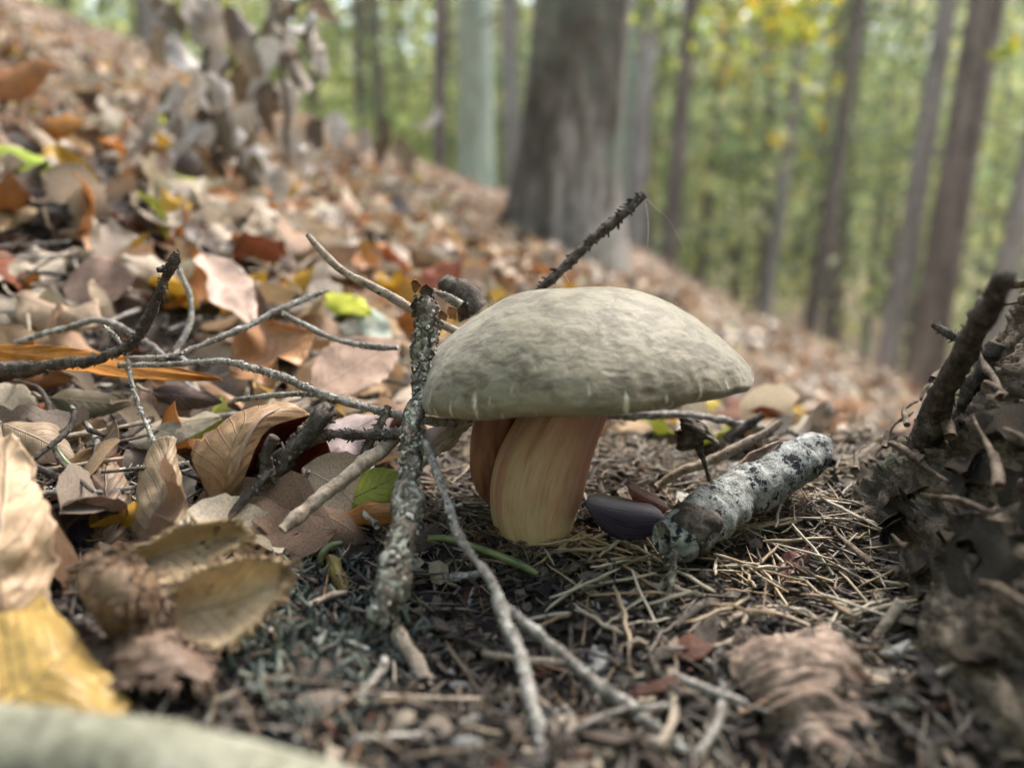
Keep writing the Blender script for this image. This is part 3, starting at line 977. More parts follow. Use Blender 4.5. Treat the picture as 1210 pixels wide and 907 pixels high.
HUSKS = [
    # right bowl shaped lobe, concave towards the lens
    ([[(196, 705, .137), (225, 682, .139), (262, 668, .141), (302, 660, .141), (338, 668, .139)],
      [(196, 722, .139), (225, 708, .143), (262, 698, .145), (300, 688, .144), (336, 680, .140)],
      [(200, 742, .137), (225, 738, .141), (262, 730, .143), (298, 714, .141), (332, 692, .138)],
      [(206, 755, .133), (226, 766, .134), (258, 764, .134), (294, 744, .134), (326, 706, .136)]], (0.62, 0.47, 0.29)),
    # upper lobe seen edge on
    ([[(160, 652, .150), (195, 630, .152), (235, 618, .154), (268, 616, .154), (292, 628, .152)],
      [(165, 668, .152), (200, 652, .155), (238, 642, .157), (268, 636, .156), (290, 634, .152)],
      [(178, 690, .146), (205, 688, .148), (235, 672, .150), (264, 652, .150), (288, 640, .150)]], (0.44, 0.33, 0.19)),
    # left lobe, back turned to the lens
    ([[(96, 672, .140), (120, 652, .139), (150, 652, .139), (176, 668, .139), (196, 700, .139)],
      [(98, 700, .134), (122, 684, .131), (150, 680, .130), (175, 690, .132), (198, 712, .136)],
      [(118, 735, .132), (138, 722, .128), (158, 714, .127), (178, 716, .130), (196, 726, .135)],
      [(140, 760, .134), (155, 748, .131), (168, 740, .130), (180, 738, .132), (192, 738, .136)]], (0.27, 0.18, 0.11)),
    # lower lobe with its bristly back
    ([[(150, 742, .134), (175, 738, .135), (198, 742, .135), (222, 756, .134), (250, 772, .133)],
      [(135, 765, .128), (165, 762, .126), (192, 766, .126), (220, 776, .127), (248, 786, .130)],
      [(120, 800, .125), (155, 802, .122), (188, 806, .121), (220, 808, .122), (250, 806, .126)]], (0.24, 0.165, 0.12)),
    ([[(90, 735, .136), (108, 745, .134), (125, 760, .132)], [(88, 770, .131), (105, 782, .128), (125, 790, .126)], [(95, 805, .128), (112, 812, .124), (135, 815, .122)]], (0.2, 0.13, 0.09)),
]
for k, (rows_, cc) in enumerate(HUSKS):
    o, _ = patch(rows_, cc, name='lobe', parent=hroot, org=ho, thick=0.0009, rough=0.0011 if k > 1 else 0.0004, seed=60 + k, edge=0.003 if k > 1 else 0.001, m=24, n=30)
    S = cgrid([[W(*p) for p in r_] for r_ in rows_], 24, 30)
    N = np.cross(np.gradient(S, axis=0), np.gradient(S, axis=1)); N /= np.linalg.norm(N, axis=-1)[..., None]
    ctr = S.reshape(-1, 3).mean(0)
    m2 = MB()
    r = np.random.default_rng(k)
    for q in range([110, 150, 260, 260, 200][k]):
        iu, iv = r.integers(0, 24), r.integers(0, 30)
        if r.random() < 0.55 or k == 0:
            if r.random() < .5: iu = r.choice([0, 23])
            else: iv = r.choice([28, 29])
        p = S[iu, iv]
        d = (p - ctr); d /= np.linalg.norm(d)
        if k in (2, 3, 4): d = d * 0.6 + np.array([0, -0.8, 0.1])
        d = d + r.normal(0, .35, 3) + np.array([0, 0, -0.3])
        d /= np.linalg.norm(d)
        l = r.uniform(0.0012, 0.0032)
        add_tube(m2, np.array([p, p + d * l * .5 + r.normal(0, .0002, 3), p + d * l]) - ho, np.array([0.0004, 0.0003, 0.0001]), 4, ends=False)
    b = m2.build('bristles', M_LEAF, o)
    b.color = (cc[0] * 0.75, cc[1] * 0.7, cc[2] * 0.65, 1)


# ------------------------------------------------------------ twigs
def twig(name, pts, label, cat, mat, sides=10, amp=0.18, pegs=0, peg_len=0.0011, flakes=0, flake_size=0.0009, flake_cols=None, seed=0, parent=None, group=None, fs=350, n=None, sub=(), amp2=0.12, org=None):
    """pts: (px, py, depth, width px); built round its own origin"""
    P0 = np.array([W(a, b, d) for a, b, d, _ in pts])
    R0 = np.array([w_ / 2 / FPX * d for a, b, d, w_ in pts])
    L = np.sum(np.linalg.norm(np.diff(P0, axis=0), axis=1))
    if n is None:
        n = int(np.clip(L / (R0.mean() * 0.55), 12, 220))
    if mat in (M_TWIG_GREY, M_TWIG_DARK):
        amp = amp * 1.4
    if mat is M_TWIG_GREY:
        R0 = R0 * 0.84
    if not flakes and mat in (M_TWIG_GREY, M_TWIG_DARK):
        flakes, flake_size = int(L * 2600), 0.00055
    P = catmull(P0, n)
    rad = catmull(np.stack([R0, 0 * R0, 0 * R0], 1), n)[:, 0]
    r = np.random.default_rng(seed + 100)
    kn = np.clip(fbm(np.stack([np.linspace(0, L * 90, n), np.zeros(n), np.full(n, seed)], -1), 2, seed), -1, 1)
    rad = np.maximum(rad, 0.00015) * (1 + 0.10 * kn)
    P = P + rad.mean() * 0.5 * np.stack([fbm(P * 60, 2, seed), fbm(P * 60, 2, seed + 1), fbm(P * 60, 2, seed + 2)], -1)
    if org is None:
        org = P[0].copy()
    mb = MB()
    fr = add_tube(mb, P - org, rad, sides, amp, seed, fs, amp2=amp2)
    T, N, B, ring = fr
    for k in range(pegs):
        i = r.integers(0, n - 1)
        a = r.uniform(0, 6.283)
        d = N[i] * math.cos(a) + B[i] * math.sin(a)
        p = P[i] - org + T[i] * r.uniform(-.5, .5) * rad[i] + d * rad[i] * 0.8
        q = p + (d * 0.8 + T[i] * 0.6) * peg_len * r.uniform(0.5, 1.3)
        add_tube(mb, np.array([p, q]), np.array([0.00028, 0.00016]) * (peg_len / 0.0011), 5)
    root = mb.build(name, mat, parent)
    if parent is None:
        root.location = org
        tag(root, label, cat, group)
    elif label:
        root['label'] = label
    if flakes:
        m2 = MB()
        fc = flake_cols or ([(0.10, 0.085, 0.07), (0.05, 0.04, 0.035), (0.22, 0.2, 0.17)] if mat is M_TWIG_DARK else None) or [(0.5, 0.52, 0.47), (0.35, 0.37, 0.32), (0.06, 0.06, 0.05), (0.6, 0.6, 0.56)]
        for k in range(flakes):
            i = r.integers(0, n - 1)
            a = r.uniform(0, 6.283)
            d = N[i] * math.cos(a) + B[i] * math.sin(a)
            e = np.cross(d, T[i])
            p = P[i] - org + T[i] * r.uniform(-1, 1) * rad[i] + d * rad[i] * r.uniform(0.95, 1.1)
            s = flake_size * r.uniform(0.5, 1.4)
            t1 = (T[i] + 0.8 * r.normal(0, .7, 3)); t1 /= np.linalg.norm(t1)
            t2 = np.cross(d + 0.5 * r.normal(0, .7, 3), t1); t2 /= np.linalg.norm(t2)
            nn = np.cross(t1, t2)
            ang = np.linspace(0, 6.283, 6, endpoint=False) + r.uniform(0, 1)
            rr = s * r.uniform(0.5, 1.1, 6)
            ringv = p + (t1 * np.cos(ang)[:, None] + t2 * np.sin(ang)[:, None]) * rr[:, None] * 0.7
            V = np.vstack([ringv, p + nn * s * 0.35])
            F_ = np.array([[6, q, (q + 1) % 6] for q in range(6)])
            m2.add(V, F_, fc[r.integers(0, len(fc))])
        fo = m2.build('lichen_flakes', M_LICHENF, root, smooth=False, cols=True)
        fo['kind'] = 'stuff'
    return root, org


def side(root, org, pts, name='side_twig', mat=None, **kw):
    o, _ = twig(name, pts, None, None, mat or root.data.materials[0], parent=root, org=org, **kw)
    return o


# tall lichen-covered twig in front of the cap's left edge
tg, og = twig('lichen_twig', [(504, 356, 0.196, 22), (509, 376, 0.195, 27), (505, 400, 0.193, 24), (497, 432, 0.191, 21), (492, 470, 0.187, 19), (486, 505, 0.183, 22), (489, 535, 0.179, 25), (484, 575, 0.173, 24), (486, 610, 0.167, 30), (474, 650, 0.160, 32), (466, 690, 0.154, 34), (444, 735, 0.148, 22)],
              'thick upright twig crusted with grey lichen in front of the left of the cap', 'twig', M_LICHEN, sides=20, amp=0.55, pegs=160, peg_len=0.0015, flakes=1300, flake_size=0.0010, flake_cols=[(0.42, 0.44, 0.39), (0.20, 0.21, 0.17), (0.03, 0.026, 0.022), (0.52, 0.52, 0.48), (0.14, 0.11, 0.085), (0.30, 0.24, 0.19)], seed=3, fs=300)
side(tg, og, [(560, 372, 0.222, 44), (545, 355, 0.22, 34), (533, 340, 0.218, 24), (525, 328, 0.217, 16)], 'broken_stub', M_TWIG_DARK, sides=16, amp=0.3, seed=5)
side(tg, og, [(541, 362, 0.215, 16), (525, 352, 0.214, 12), (506, 343, 0.213, 5)], 'split_splinter', M_TWIG_GREY, seed=6)
m2 = MB()
for k, (px, py, s_) in enumerate([(484, 362, 9), (492, 345, 8), (512, 342, 9), (530, 362, 9), (486, 374, 6), (527, 378, 7), (500, 350, 7)]):
    P, f, uv = leaf_shape(s_ * 2.2 / FPX * .196, s_ * 1.6 / FPX * .196, 6, 4, 1.0, 0.8, 0, 0.1, 0, k)
    th_ = k * 1.7
    F = frame_from(np.array([math.cos(th_), 0.3, math.sin(th_)]), np.array([0.1, -1, 0.2]))
    m2.add(P @ F.T + W(px, py, .193) - og, f, [(0.05, 0.03, 0.02), (0.25, 0.11, 0.04)][k % 2], uv)
m2.build('torn_bark', M_CRUMB, tg, cols=True)
side(tg, og, [(488, 512, 0.183, 12), (455, 512, 0.186, 11), (420, 513, 0.19, 12), (385, 513, 0.193, 14), (340, 528, 0.196, 20)], 'side_twig', M_TWIG_DARK, sides=12, pegs=90, peg_len=0.0012, seed=7)

# slender bare twig crossing the top
twig('bare_twig', [(364, 276, 0.215, 6), (385, 300, 0.214, 9), (410, 322, 0.212, 9.5), (445, 342, 0.21, 10), (480, 362, 0.209, 10), (510, 378, 0.208, 10), (560, 402, 0.206, 10), (600, 425, 0.21, 9)],
     'slender smooth bare twig slanting down behind the left shoulder of the cap', 'twig', M_TWIG_TAN, sides=12, amp=0.1, seed=8)
# peg-covered spruce twig above the cap
twig('spruce_twig', [(762, 231, 0.232, 9), (748, 245, 0.231, 12), (720, 268, 0.229, 12), (690, 293, 0.227, 12), (655, 328, 0.225, 11), (625, 362, 0.222, 11), (590, 420, 0.222, 10)],
     'dark leafless twig studded with needle pegs rising above the top of the cap', 'twig', M_TWIG_DARK, sides=12, amp=0.2, pegs=110, peg_len=0.0016, seed=9)
# fine spider threads at its tip
m2 = MB()
for q in ([(762, 233, 0.232), (766, 262, 0.233), (765, 292, 0.234)], [(763, 234, 0.232), (775, 246, 0.24), (792, 262, 0.25), (812, 300, 0.27)], [(676, 306, 0.227), (668, 322, 0.226), (672, 333, 0.222)]):
    add_tube(m2, catmull([W(*a) for a in q], 10), 0.00006, 4)
m_, t_, b_ = new_mat('silk')
b_.inputs['Base Color'].default_value = (0.7, 0.7, 0.68, 1)
tag(m2.build('spider_silk', M_LICHENF, cols=True), 'fine pale spider threads hanging from the peg studded twig above the cap', 'spider silk')

# knobby twig, left
tl, ol = twig('knobby_twig', [(209, 298, 0.205, 5), (203, 313, 0.206, 13), (192, 335, 0.208, 11), (180, 362, 0.21, 10), (168, 388, 0.212, 11), (155, 408, 0.213, 13), (130, 422, 0.214, 12), (95, 430, 0.216, 12), (50, 437, 0.218, 16), (0, 442, 0.22, 22), (-40, 446, 0.222, 24)],
              'dark knobby twig with an upturned tip above the long orange leaf', 'twig', M_TWIG_DARK, sides=14, amp=0.25, pegs=170, peg_len=0.0011, flakes=160, flake_size=0.0006, seed=15)
side(tl, ol, [(203, 318, 0.206, 8), (194, 318, 0.205, 9), (186, 319, 0.204, 6)], 'knob', seed=16)
side(tl, ol, [(150, 425, 0.212, 7), (156, 455, 0.21, 6), (163, 480, 0.207, 6.5), (172, 503, 0.204, 6), (182, 525, 0.20, 6)], 'side_twig', M_TWIG_GREY, pegs=60, peg_len=0.0008, seed=17)
side(tl, ol, [(150, 420, 0.213, 5), (138, 400, 0.212, 6), (122, 385, 0.211, 5)], 'side_twig', M_TWIG_GREY, seed=18)
twig('grey_twig', [(150, 424, 0.214, 8), (205, 418, 0.22, 8), (262, 398, 0.228, 9), (310, 377, 0.236, 9), (345, 360, 0.242, 9), (388, 342, 0.25, 6)],
     'thin grey twig reaching up right towards the lime yellow leaf', 'twig', M_TWIG_GREY, pegs=60, peg_len=0.0008, seed=19)
twig('grey_twig', [(333, 370, 0.238, 6), (360, 385, 0.236, 7), (400, 402, 0.233, 7), (440, 410, 0.23, 8), (470, 412, 0.228, 7)],
     'thin grey twig slanting down right to the lichen covered twig', 'twig', M_TWIG_GREY, pegs=50, peg_len=0.0008, seed=20)
t3, o3 = twig('grey_twig', [(140, 432, 0.216, 7), (200, 431, 0.214, 8), (262, 426, 0.212, 9), (300, 436, 0.21, 11), (340, 448, 0.208, 11), (378, 465, 0.206, 12), (430, 480, 0.204, 12), (480, 492, 0.203, 13), (540, 500, 0.21, 12)],
              'long grey twig arching from the dark knobby twig to beneath the cap', 'twig', M_TWIG_GREY, pegs=120, peg_len=0.0008, seed=21)
side(t3, o3, [(385, 466, 0.206, 8), (350, 465, 0.21, 8), (310, 468, 0.214, 8), (275, 473, 0.218, 6)], 'side_twig', pegs=30, peg_len=0.0008, seed=22)
twig('grey_twig', [(212, 318, 0.26, 7), (224, 350, 0.255, 8), (222, 385, 0.25, 8), (208, 415, 0.245, 8), (222, 430, 0.24, 7)],
     'short pale twig standing behind the tip of the dark knobby twig', 'twig', M_TWIG_GREY, seed=23)
twig('grey_twig', [(20, 405, 0.25, 9), (70, 388, 0.25, 9), (120, 378, 0.252, 9), (170, 400, 0.25, 8), (195, 420, 0.245, 7)],
     'bent pale twig lying behind the dark knobby twig', 'twig', M_TWIG_GREY, seed=24)
twig('grey_twig', [(45, 590, 0.187, 12), (80, 575, 0.188, 13), (120, 566, 0.190, 13), (160, 556, 0.192, 12), (225, 550, 0.196, 8)],
     'frayed whitish twig lying behind the upright tan leaf', 'twig', M_LICHEN, pegs=60, flakes=350, flake_size=0.0008, flake_cols=[(0.6, 0.6, 0.56), (0.45, 0.45, 0.42), (0.1, 0.1, 0.09)], seed=25)
twig('leaf_stalk', [(88, 483, 0.195, 6), (85, 500, 0.193, 6), (70, 518, 0.19, 6), (42, 540, 0.186, 7), (30, 548, 0.184, 5)],
     'thin black bent leaf stalk above the cream leaf', 'stalk', M_TWIG_DARK, seed=26)
M_GREEN, t_, b_ = new_mat('green_needle')
n_ = noise(t_, 250, 3, 0.5, coords(t_))
t_.links.new(ramp(t_, n_.outputs[0], [(0.3, (0.05, 0.075, 0.025)), (0.7, (0.16, 0.19, 0.07))]).outputs[0], b_.inputs['Base Color'])
b_.inputs['Roughness'].default_value = 0.35
twig('green_needle', [(64, 524, 0.192, 6), (76, 542, 0.191, 8), (88, 556, 0.190, 8), (92, 572, 0.188, 7)], 'short green stalk bending down behind the cream leaf', 'stalk', M_GREEN, amp=0.03, amp2=0, seed=27)
twig('green_needle', [(505, 635, 0.186, 7), (530, 636, 0.186, 8.5), (560, 647, 0.184, 9), (595, 660, 0.182, 9), (622, 671, 0.181, 9), (636, 679, 0.180, 6)], 'green needle lying at the foot of the mushroom', 'needle', M_GREEN, amp=0.03, amp2=0, seed=28)
twig('green_needle', [(378, 668, 0.176, 6), (380, 655, 0.176, 8), (390, 645, 0.177, 8), (405, 641, 0.178, 6)], 'small pale green curl below the pale broken stick', 'needle', M_GREEN, amp=0.03, amp2=0, seed=29)

# dark branch left of the stem
t4, o4 = twig('dark_branch', [(262, 640, 0.186, 20), (285, 610, 0.188, 23), (305, 580, 0.190, 24), (330, 550, 0.191, 23), (352, 520, 0.192, 20), (375, 500, 0.193, 22), (395, 484, 0.194, 17)],
              'dark broken branch lying across the hollow of the large arched tan leaf', 'branch', M_TWIG_DARK, sides=18, amp=0.4, pegs=40, peg_len=0.0018, flakes=120, seed=31)
side(t4, o4, [(322, 560, 0.186, 14), (318, 535, 0.184, 14), (328, 516, 0.183, 15)], 'knob', seed=32, amp=0.3)
side(t4, o4, [(318, 545, 0.186, 14), (308, 565, 0.183, 12), (285, 590, 0.18, 12), (262, 618, 0.177, 8)], 'side_twig', M_TWIG_DARK, seed=33)
twig('broken_stick', [(332, 626, 0.166, 13), (352, 608, 0.169, 17), (380, 583, 0.174, 17), (410, 562, 0.179, 18), (440, 535, 0.184, 17), (478, 505, 0.19, 13)],
     'pale broken stick with a beige tip pointing at the lower left', 'stick', M_TWIG_TAN, sides=16, amp=0.2, seed=34)
twig('dark_twig', [(460, 480, 0.196, 8), (450, 500, 0.193, 10), (436, 525, 0.19, 9), (425, 548, 0.187, 6)], 'short dark twig crossing over the pale broken stick', 'twig', M_TWIG_DARK, pegs=40, peg_len=0.0011, seed=35)
twig('straw', [(560, 495, 0.205, 9), (540, 512, 0.203, 9), (515, 535, 0.2, 9), (495, 552, 0.198, 6)], 'brown straw leaning from beneath the cap to the lichen covered twig', 'straw', M_TWIG_TAN, seed=36)

# long thin twig running to the lower edge and forking
t5, o5 = twig('forked_twig', [(500, 520, 0.178, 9), (515, 555, 0.172, 11), (530, 595, 0.165, 11), (546, 640, 0.157, 12), (584, 690, 0.149, 14), (600, 735, 0.141, 16), (614, 775, 0.134, 16), (628, 830, 0.126, 19), (642, 880, 0.12, 21), (646, 930, 0.114, 22)],
              'long pale grey twig that forks and runs to the lower edge of the picture', 'twig', M_TWIG_GREY, sides=14, amp=0.3, pegs=60, seed=37, flakes=200, flake_size=0.0007)
side(t5, o5, [(590, 712, 0.146, 11), (640, 750, 0.141, 14), (700, 804, 0.134, 17), (756, 846, 0.128, 19), (812, 892, 0.122, 20), (860, 935, 0.116, 21)], 'side_twig', seed=38, amp=0.3, sides=14, pegs=40, flakes=160, flake_size=0.0007)
twig('short_stick', [(470, 745, 0.15, 14), (488, 775, 0.146, 18), (508, 810, 0.142, 20), (520, 848, 0.138, 18)], 'short rotten brown stick left of the forked twig', 'stick', M_TWIG_TAN, seed=39, amp=0.4, sides=14)
twig('frayed_twig', [(798, 650, 0.176, 7), (793, 685, 0.171, 10), (786, 715, 0.167, 11), (776, 745, 0.162, 9)], 'feathery blue grey twig tip below the spotted stick', 'twig', M_LICHEN, pegs=90, peg_len=0.0014, seed=40)
twig('short_stick', [(800, 715, 0.168, 9), (822, 760, 0.162, 12), (838, 800, 0.157, 14), (852, 850, 0.150, 14), (862, 880, 0.147, 12)], 'thin grey stick slanting beside the arched bark piece', 'stick', M_TWIG_TAN, seed=41, amp=0.3)
twig('short_stick', [(1012, 782, 0.155, 10), (1038, 752, 0.155, 12), (1065, 712, 0.156, 13)], 'pale splinter pointing up right beside the arched bark piece', 'stick', M_TWIG_TAN, seed=42, amp=0.15)
twig('straw', [(1040, 828, 0.140, 10), (1090, 805, 0.139, 10), (1130, 785, 0.138, 11), (1175, 767, 0.137, 11)], 'yellow brown straw leaning on the root at the lower right', 'straw', M_TWIG_TAN, seed=43, amp=0.08)

# sticks behind, right of the stem
twig('crossed_stick', [(700, 490, 0.255, 14), (750, 491, 0.255, 14), (800, 492, 0.257, 12), (850, 495, 0.26, 12), (905, 505, 0.265, 10)], 'grey stick lying behind the stem under the right half of the cap', 'stick', M_TWIG_GREY, seed=44, amp=0.3)
twig('crossed_stick', [(775, 575, 0.225, 9), (805, 556, 0.226, 12), (840, 543, 0.227, 13), (880, 525, 0.228, 12), (912, 505, 0.229, 9), (922, 497, 0.229, 6)], 'brown stick slanting up right above the spotted stick', 'stick', M_TWIG_TAN, seed=45, amp=0.25, sides=14)
twig('crossed_stick', [(858, 520, 0.26, 12), (880, 505, 0.26, 14), (902, 490, 0.26, 10)], 'short dark stick standing behind the brown slanting stick', 'stick', M_TWIG_DARK, seed=46, amp=0.25)
t6, o6 = twig('bud_twig', [(840, 570, 0.215, 5), (832, 545, 0.217, 6), (826, 528, 0.219, 8)], 'small stalk with a dark crumpled bud behind the spotted stick', 'bud', M_TWIG_DARK, seed=47)
side(t6, o6, [(822, 528, 0.219, 14), (820, 514, 0.22, 30), (823, 504, 0.22, 34), (826, 496, 0.22, 20)], 'bud', amp=0.7, sides=16, seed=48, n=20)
twig('dark_twig', [(930, 505, 0.27, 7), (960, 525, 0.268, 8), (1000, 555, 0.265, 6)], 'thin dark twig on the edge of the needle bed right of the spotted stick', 'twig', M_TWIG_GREY, seed=49)
twig('dark_twig', [(1040, 540, 0.25, 9), (1055, 550, 0.248, 10), (1068, 560, 0.245, 8)], 'stubby dark twig poking up left of the root', 'twig', M_TWIG_DARK, seed=50)

# spotted whitish stick
t7, o7 = twig('spotted_stick', [(778, 632, 0.180, 36), (800, 622, 0.184, 56), (830, 607, 0.190, 58), (860, 592, 0.197, 56), (890, 574, 0.204, 56), (920, 555, 0.212, 52), (945, 543, 0.218, 46), (958, 540, 0.221, 40), (966, 540, 0.223, 26)],
              'whitish piece of branch with black spots lying on the needles', 'stick', M_STICK, sides=48, amp=0.13, amp2=0.05, seed=55, fs=150, n=120)
side(t7, o7, [(806, 630, 0.1825, 46), (815, 622, 0.1845, 60), (822, 617, 0.1860, 61), (830, 612, 0.1875, 52)], 'bark_collar', M_TWIG_DARK, sides=30, amp=0.25, seed=56, n=16, fs=200)
P, f, uv = leaf_shape(75 / FPX * .21, 18 / FPX * .21, 20, 10, 0.3, 1.2, 0, 0.03, 0, 3)
A, B = W(868, 560, .205), W(925, 521, .215)
mb = MB(); mb.add(P @ frame_from(B - A, np.array((0.3, -0.8, 0.8))).T + A - o7, f, None, uv)
o = mb.build('bark_strip', M_PLATE, t7); o.modifiers.new('thickness', 'SOLIDIFY').thickness = 0.0008

# dark upright branch on the root, right
t8, o8 = twig('dark_upright_branch', [(1050, 592, 0.205, 12), (1080, 562, 0.20, 24), (1100, 532, 0.194, 32), (1106, 500, 0.188, 32), (1118, 460, 0.178, 27), (1142, 415, 0.165, 26), (1164, 372, 0.152, 27), (1180, 342, 0.142, 27), (1188, 324, 0.137, 20)],
              'dark broken branch rising from the root at the right, its tip nearest the lens', 'branch', M_TWIG_DARK, sides=22, amp=0.17, seed=60, pegs=20, peg_len=0.0015)
side(t8, o8, [(1145, 405, 0.178, 12), (1125, 396, 0.182, 11), (1103, 383, 0.186, 8)], 'side_twig', seed=61, pegs=40, peg_len=0.001)
side(t8, o8, [(1110, 512, 0.195, 22), (1135, 478, 0.192, 16), (1148, 448, 0.19, 14), (1165, 425, 0.188, 16), (1178, 405, 0.186, 12)], 'side_twig', seed=62, amp=0.5, pegs=40)
side(t8, o8, [(1150, 448, 0.19, 12), (1165, 440, 0.19, 14), (1185, 447, 0.19, 10)], 'side_twig', seed=63, amp=0.5)

# bark piece, bottom right of centre
bp = empty('bark_piece', W(965, 850, 0.135))
tag(bp, 'arched piece of pink brown bark lying near the lens at the lower right', 'bark')
bo = np.array(bp.location)
patch([[(862, 770, .146), (895, 752, .148), (935, 744, .149), (975, 748, .147), (1010, 768, .143)],
       [(868, 800, .138), (905, 772, .138), (948, 764, .139), (990, 778, .138), (1028, 808, .136)],
       [(884, 822, .134), (918, 802, .132), (960, 798, .132), (1005, 818, .131), (1046, 850, .131)],
       [(905, 850, .131), (935, 842, .127), (972, 842, .126), (1018, 862, .126), (1060, 888, .127)],
       [(910, 900, .127), (945, 895, .122), (985, 898, .120), (1030, 915, .120), (1075, 935, .122)]],
      (1, 1, 1), name='outer_plate', parent=bp, org=bo, mat=M_PLATE, m=120, n=120, rough=0.0011, seed=71, thick=0.0018, edge=0.004, ridge=0.0011)
patch([[(880, 845, .138), (905, 862, .137), (930, 882, .134)], [(885, 880, .132), (915, 900, .130), (940, 915, .128)], [(890, 925, .128), (920, 940, .126), (950, 955, .124)]],
      (1, 1, 1), name='inner_plate', parent=bp, org=bo, mat=M_PLATE, m=40, n=40, rough=0.0012, seed=72, thick=0.0012, edge=0.002)

# pale log along the lower left edge
K = np.array([W(-120, 905, 0.094), W(60, 912, 0.091), W(230, 935, 0.088), W(420, 985, 0.085)])
mb = MB()
Kc = catmull(K, 40)
add_tube(mb, Kc - Kc[20], np.linspace(0.0078, 0.0062, 40), 32, 0.06, 5, 90, amp2=0.02)
o = mb.build('pale_log', M_LOG); o.location = Kc[20]
tag(o, 'smooth pale green grey branch, blurred along the lower left edge', 'branch')


# ------------------------------------------------------------ lichen tuft in front
def lichen_tuft():
    r = np.random.default_rng(44)
    mb = MB()
    c0 = W(375, 790, 0.135)
    for k in range(420):
        px, py = r.normal(375, 55), r.normal(765, 50)
        p, d = G(px, py)
        p = p + np.array([0, 0, r.uniform(-0.001, 0.002)])
        for q in range(3):
            dirv = np.array([r.normal(0, .7), r.normal(0, .6) - 0.2, abs(r.normal(.7, .5))])
            dirv /= np.linalg.norm(dirv)
            l = r.uniform(0.002, 0.006)
            pts = np.array([p, p + dirv * l * 0.5 + r.normal(0, .0005, 3), p + dirv * l + r.normal(0, .001, 3)])
            cc = [(0.07, 0.09, 0.08), (0.12, 0.145, 0.125), (0.03, 0.036, 0.034), (0.19, 0.21, 0.17)][r.integers(0, 4)]
            add_tube(mb, pts - c0, np.array([0.0006, 0.0005, 0.0002]) * r.uniform(.6, 1.5), 4, c=cc, ends=False)
    o = mb.build('lichen_tuft', M_LICHENF, cols=True)
    o.location = c0
    tag(o, 'grey green tuft of branching lichen on the soil between husk and forked twig', 'lichen', kind='stuff')


lichen_tuft()

# ------------------------------------------------------------ the old root flare at the right edge
SC = np.array([0.305, 0.125])


def stump_surface(theta, q, detail=True):
    """q 0 at the outer foot .. 1 up the trunk; returns points"""
    Rb = 0.206 + 0.050 * np.exp(-((theta - 3.28) / 0.30) ** 2) + 0.022 * np.sin(3 * theta + 0.6) * 0.5 + 0.012 * np.sin(7 * theta + 1.0)
    rho = 0.128 + (Rb - 0.128) * (1 - q) ** 1.5
    z = 0.0105 * (1 / (rho - 0.112) - 1 / (Rb - 0.112))
    z = z + 0.016 * (1 - np.exp(-(Rb - rho) / 0.008))
    z = np.minimum(z, 0.42 + 0.04 * np.sin(5 * theta))
    x = SC[0] + rho * np.cos(theta)
    y = SC[1] + rho * np.sin(theta)
    ground = H(x, y)
    z = z + np.maximum(ground, -0.2) * (1 - q) - 0.006
    P = np.stack([x, y, z], -1)
    N = np.stack([np.cos(theta) + 0 * z, np.sin(theta) + 0 * z, 0.9 * (1 - q) + 0 * z], -1)
    N /= np.linalg.norm(N, axis=-1)[..., None]
    if detail:
        Q = np.stack([theta * 0.23, z * 0.45, rho], -1)
        d = 0.007 * fbm(P * 22, 3, 31) + 0.0042 * (1 - np.abs(fbm(P * np.array([75, 75, 130]) + fbm(P * 30, 2, 3)[..., None] * 0.5, 4, 32))) + 0.0012 * fbm(P * 420, 3, 33)
        lay = (fbm(np.stack([P[..., 0] * 25, P[..., 1] * 25, P[..., 2] * 70 + P[..., 1] * 60], -1), 3, 36) * 4) % 1.0
        d = d + 0.0022 * lay
        P = P + N * (d - 0.006)[..., None]
    return P, N


sr = empty('tree_root', (SC[0], SC[1], 0))
tag(sr, 'dark flaky bark of an old tree foot filling the lower right corner', 'tree stump')
so = np.array([SC[0], SC[1], 0])
nt_, nq = 640, 260
tt = np.linspace(0, 2 * np.pi, nt_, endpoint=False)
qq = np.linspace(0, 1, nq)
T2, Q2 = np.meshgrid(tt, qq)
P, N = stump_surface(T2, Q2)
i = np.arange(nq - 1)[:, None] * nt_
j = np.arange(nt_)[None]
f = np.stack([i + j, i + (j + 1) % nt_, i + nt_ + (j + 1) % nt_, i + nt_ + j], -1).reshape(-1, 4)
mb = MB(); mb.add(P.reshape(-1, 3) - so, f)
top = P[-1] - so
ctr = np.mean(top, 0) + np.array([0, 0, -0.02])
for k in range(1, 4):
    pass
mb.add(np.vstack([top, ctr[None]]), np.stack([np.arange(nt_), (np.arange(nt_) + 1) % nt_, np.full(nt_, nt_)], -1))
mb.build('trunk', M_STUMP, sr)
r = np.random.default_rng(5)
plate_protos = []
for k in range(8):
    P, f, uv = leaf_shape(1.0, 0.62, 9, 7, r.uniform(-.6, .4), r.uniform(-.9, .3), 0, 0.09, 0, 300 + k, torn=0.5)
    P[:, 0] -= 0.5
    P[:, 2] += 0.05 * fbm(P * 4, 3, k)
    mb = MB(); mb.add(P, f, None, uv)
    # underside
    mb.add(P - np.array([0, 0, 0.09]), f[:, ::-1], None, uv)
    plate_protos.append(mb.mesh('bark_plate', M_STUMP))
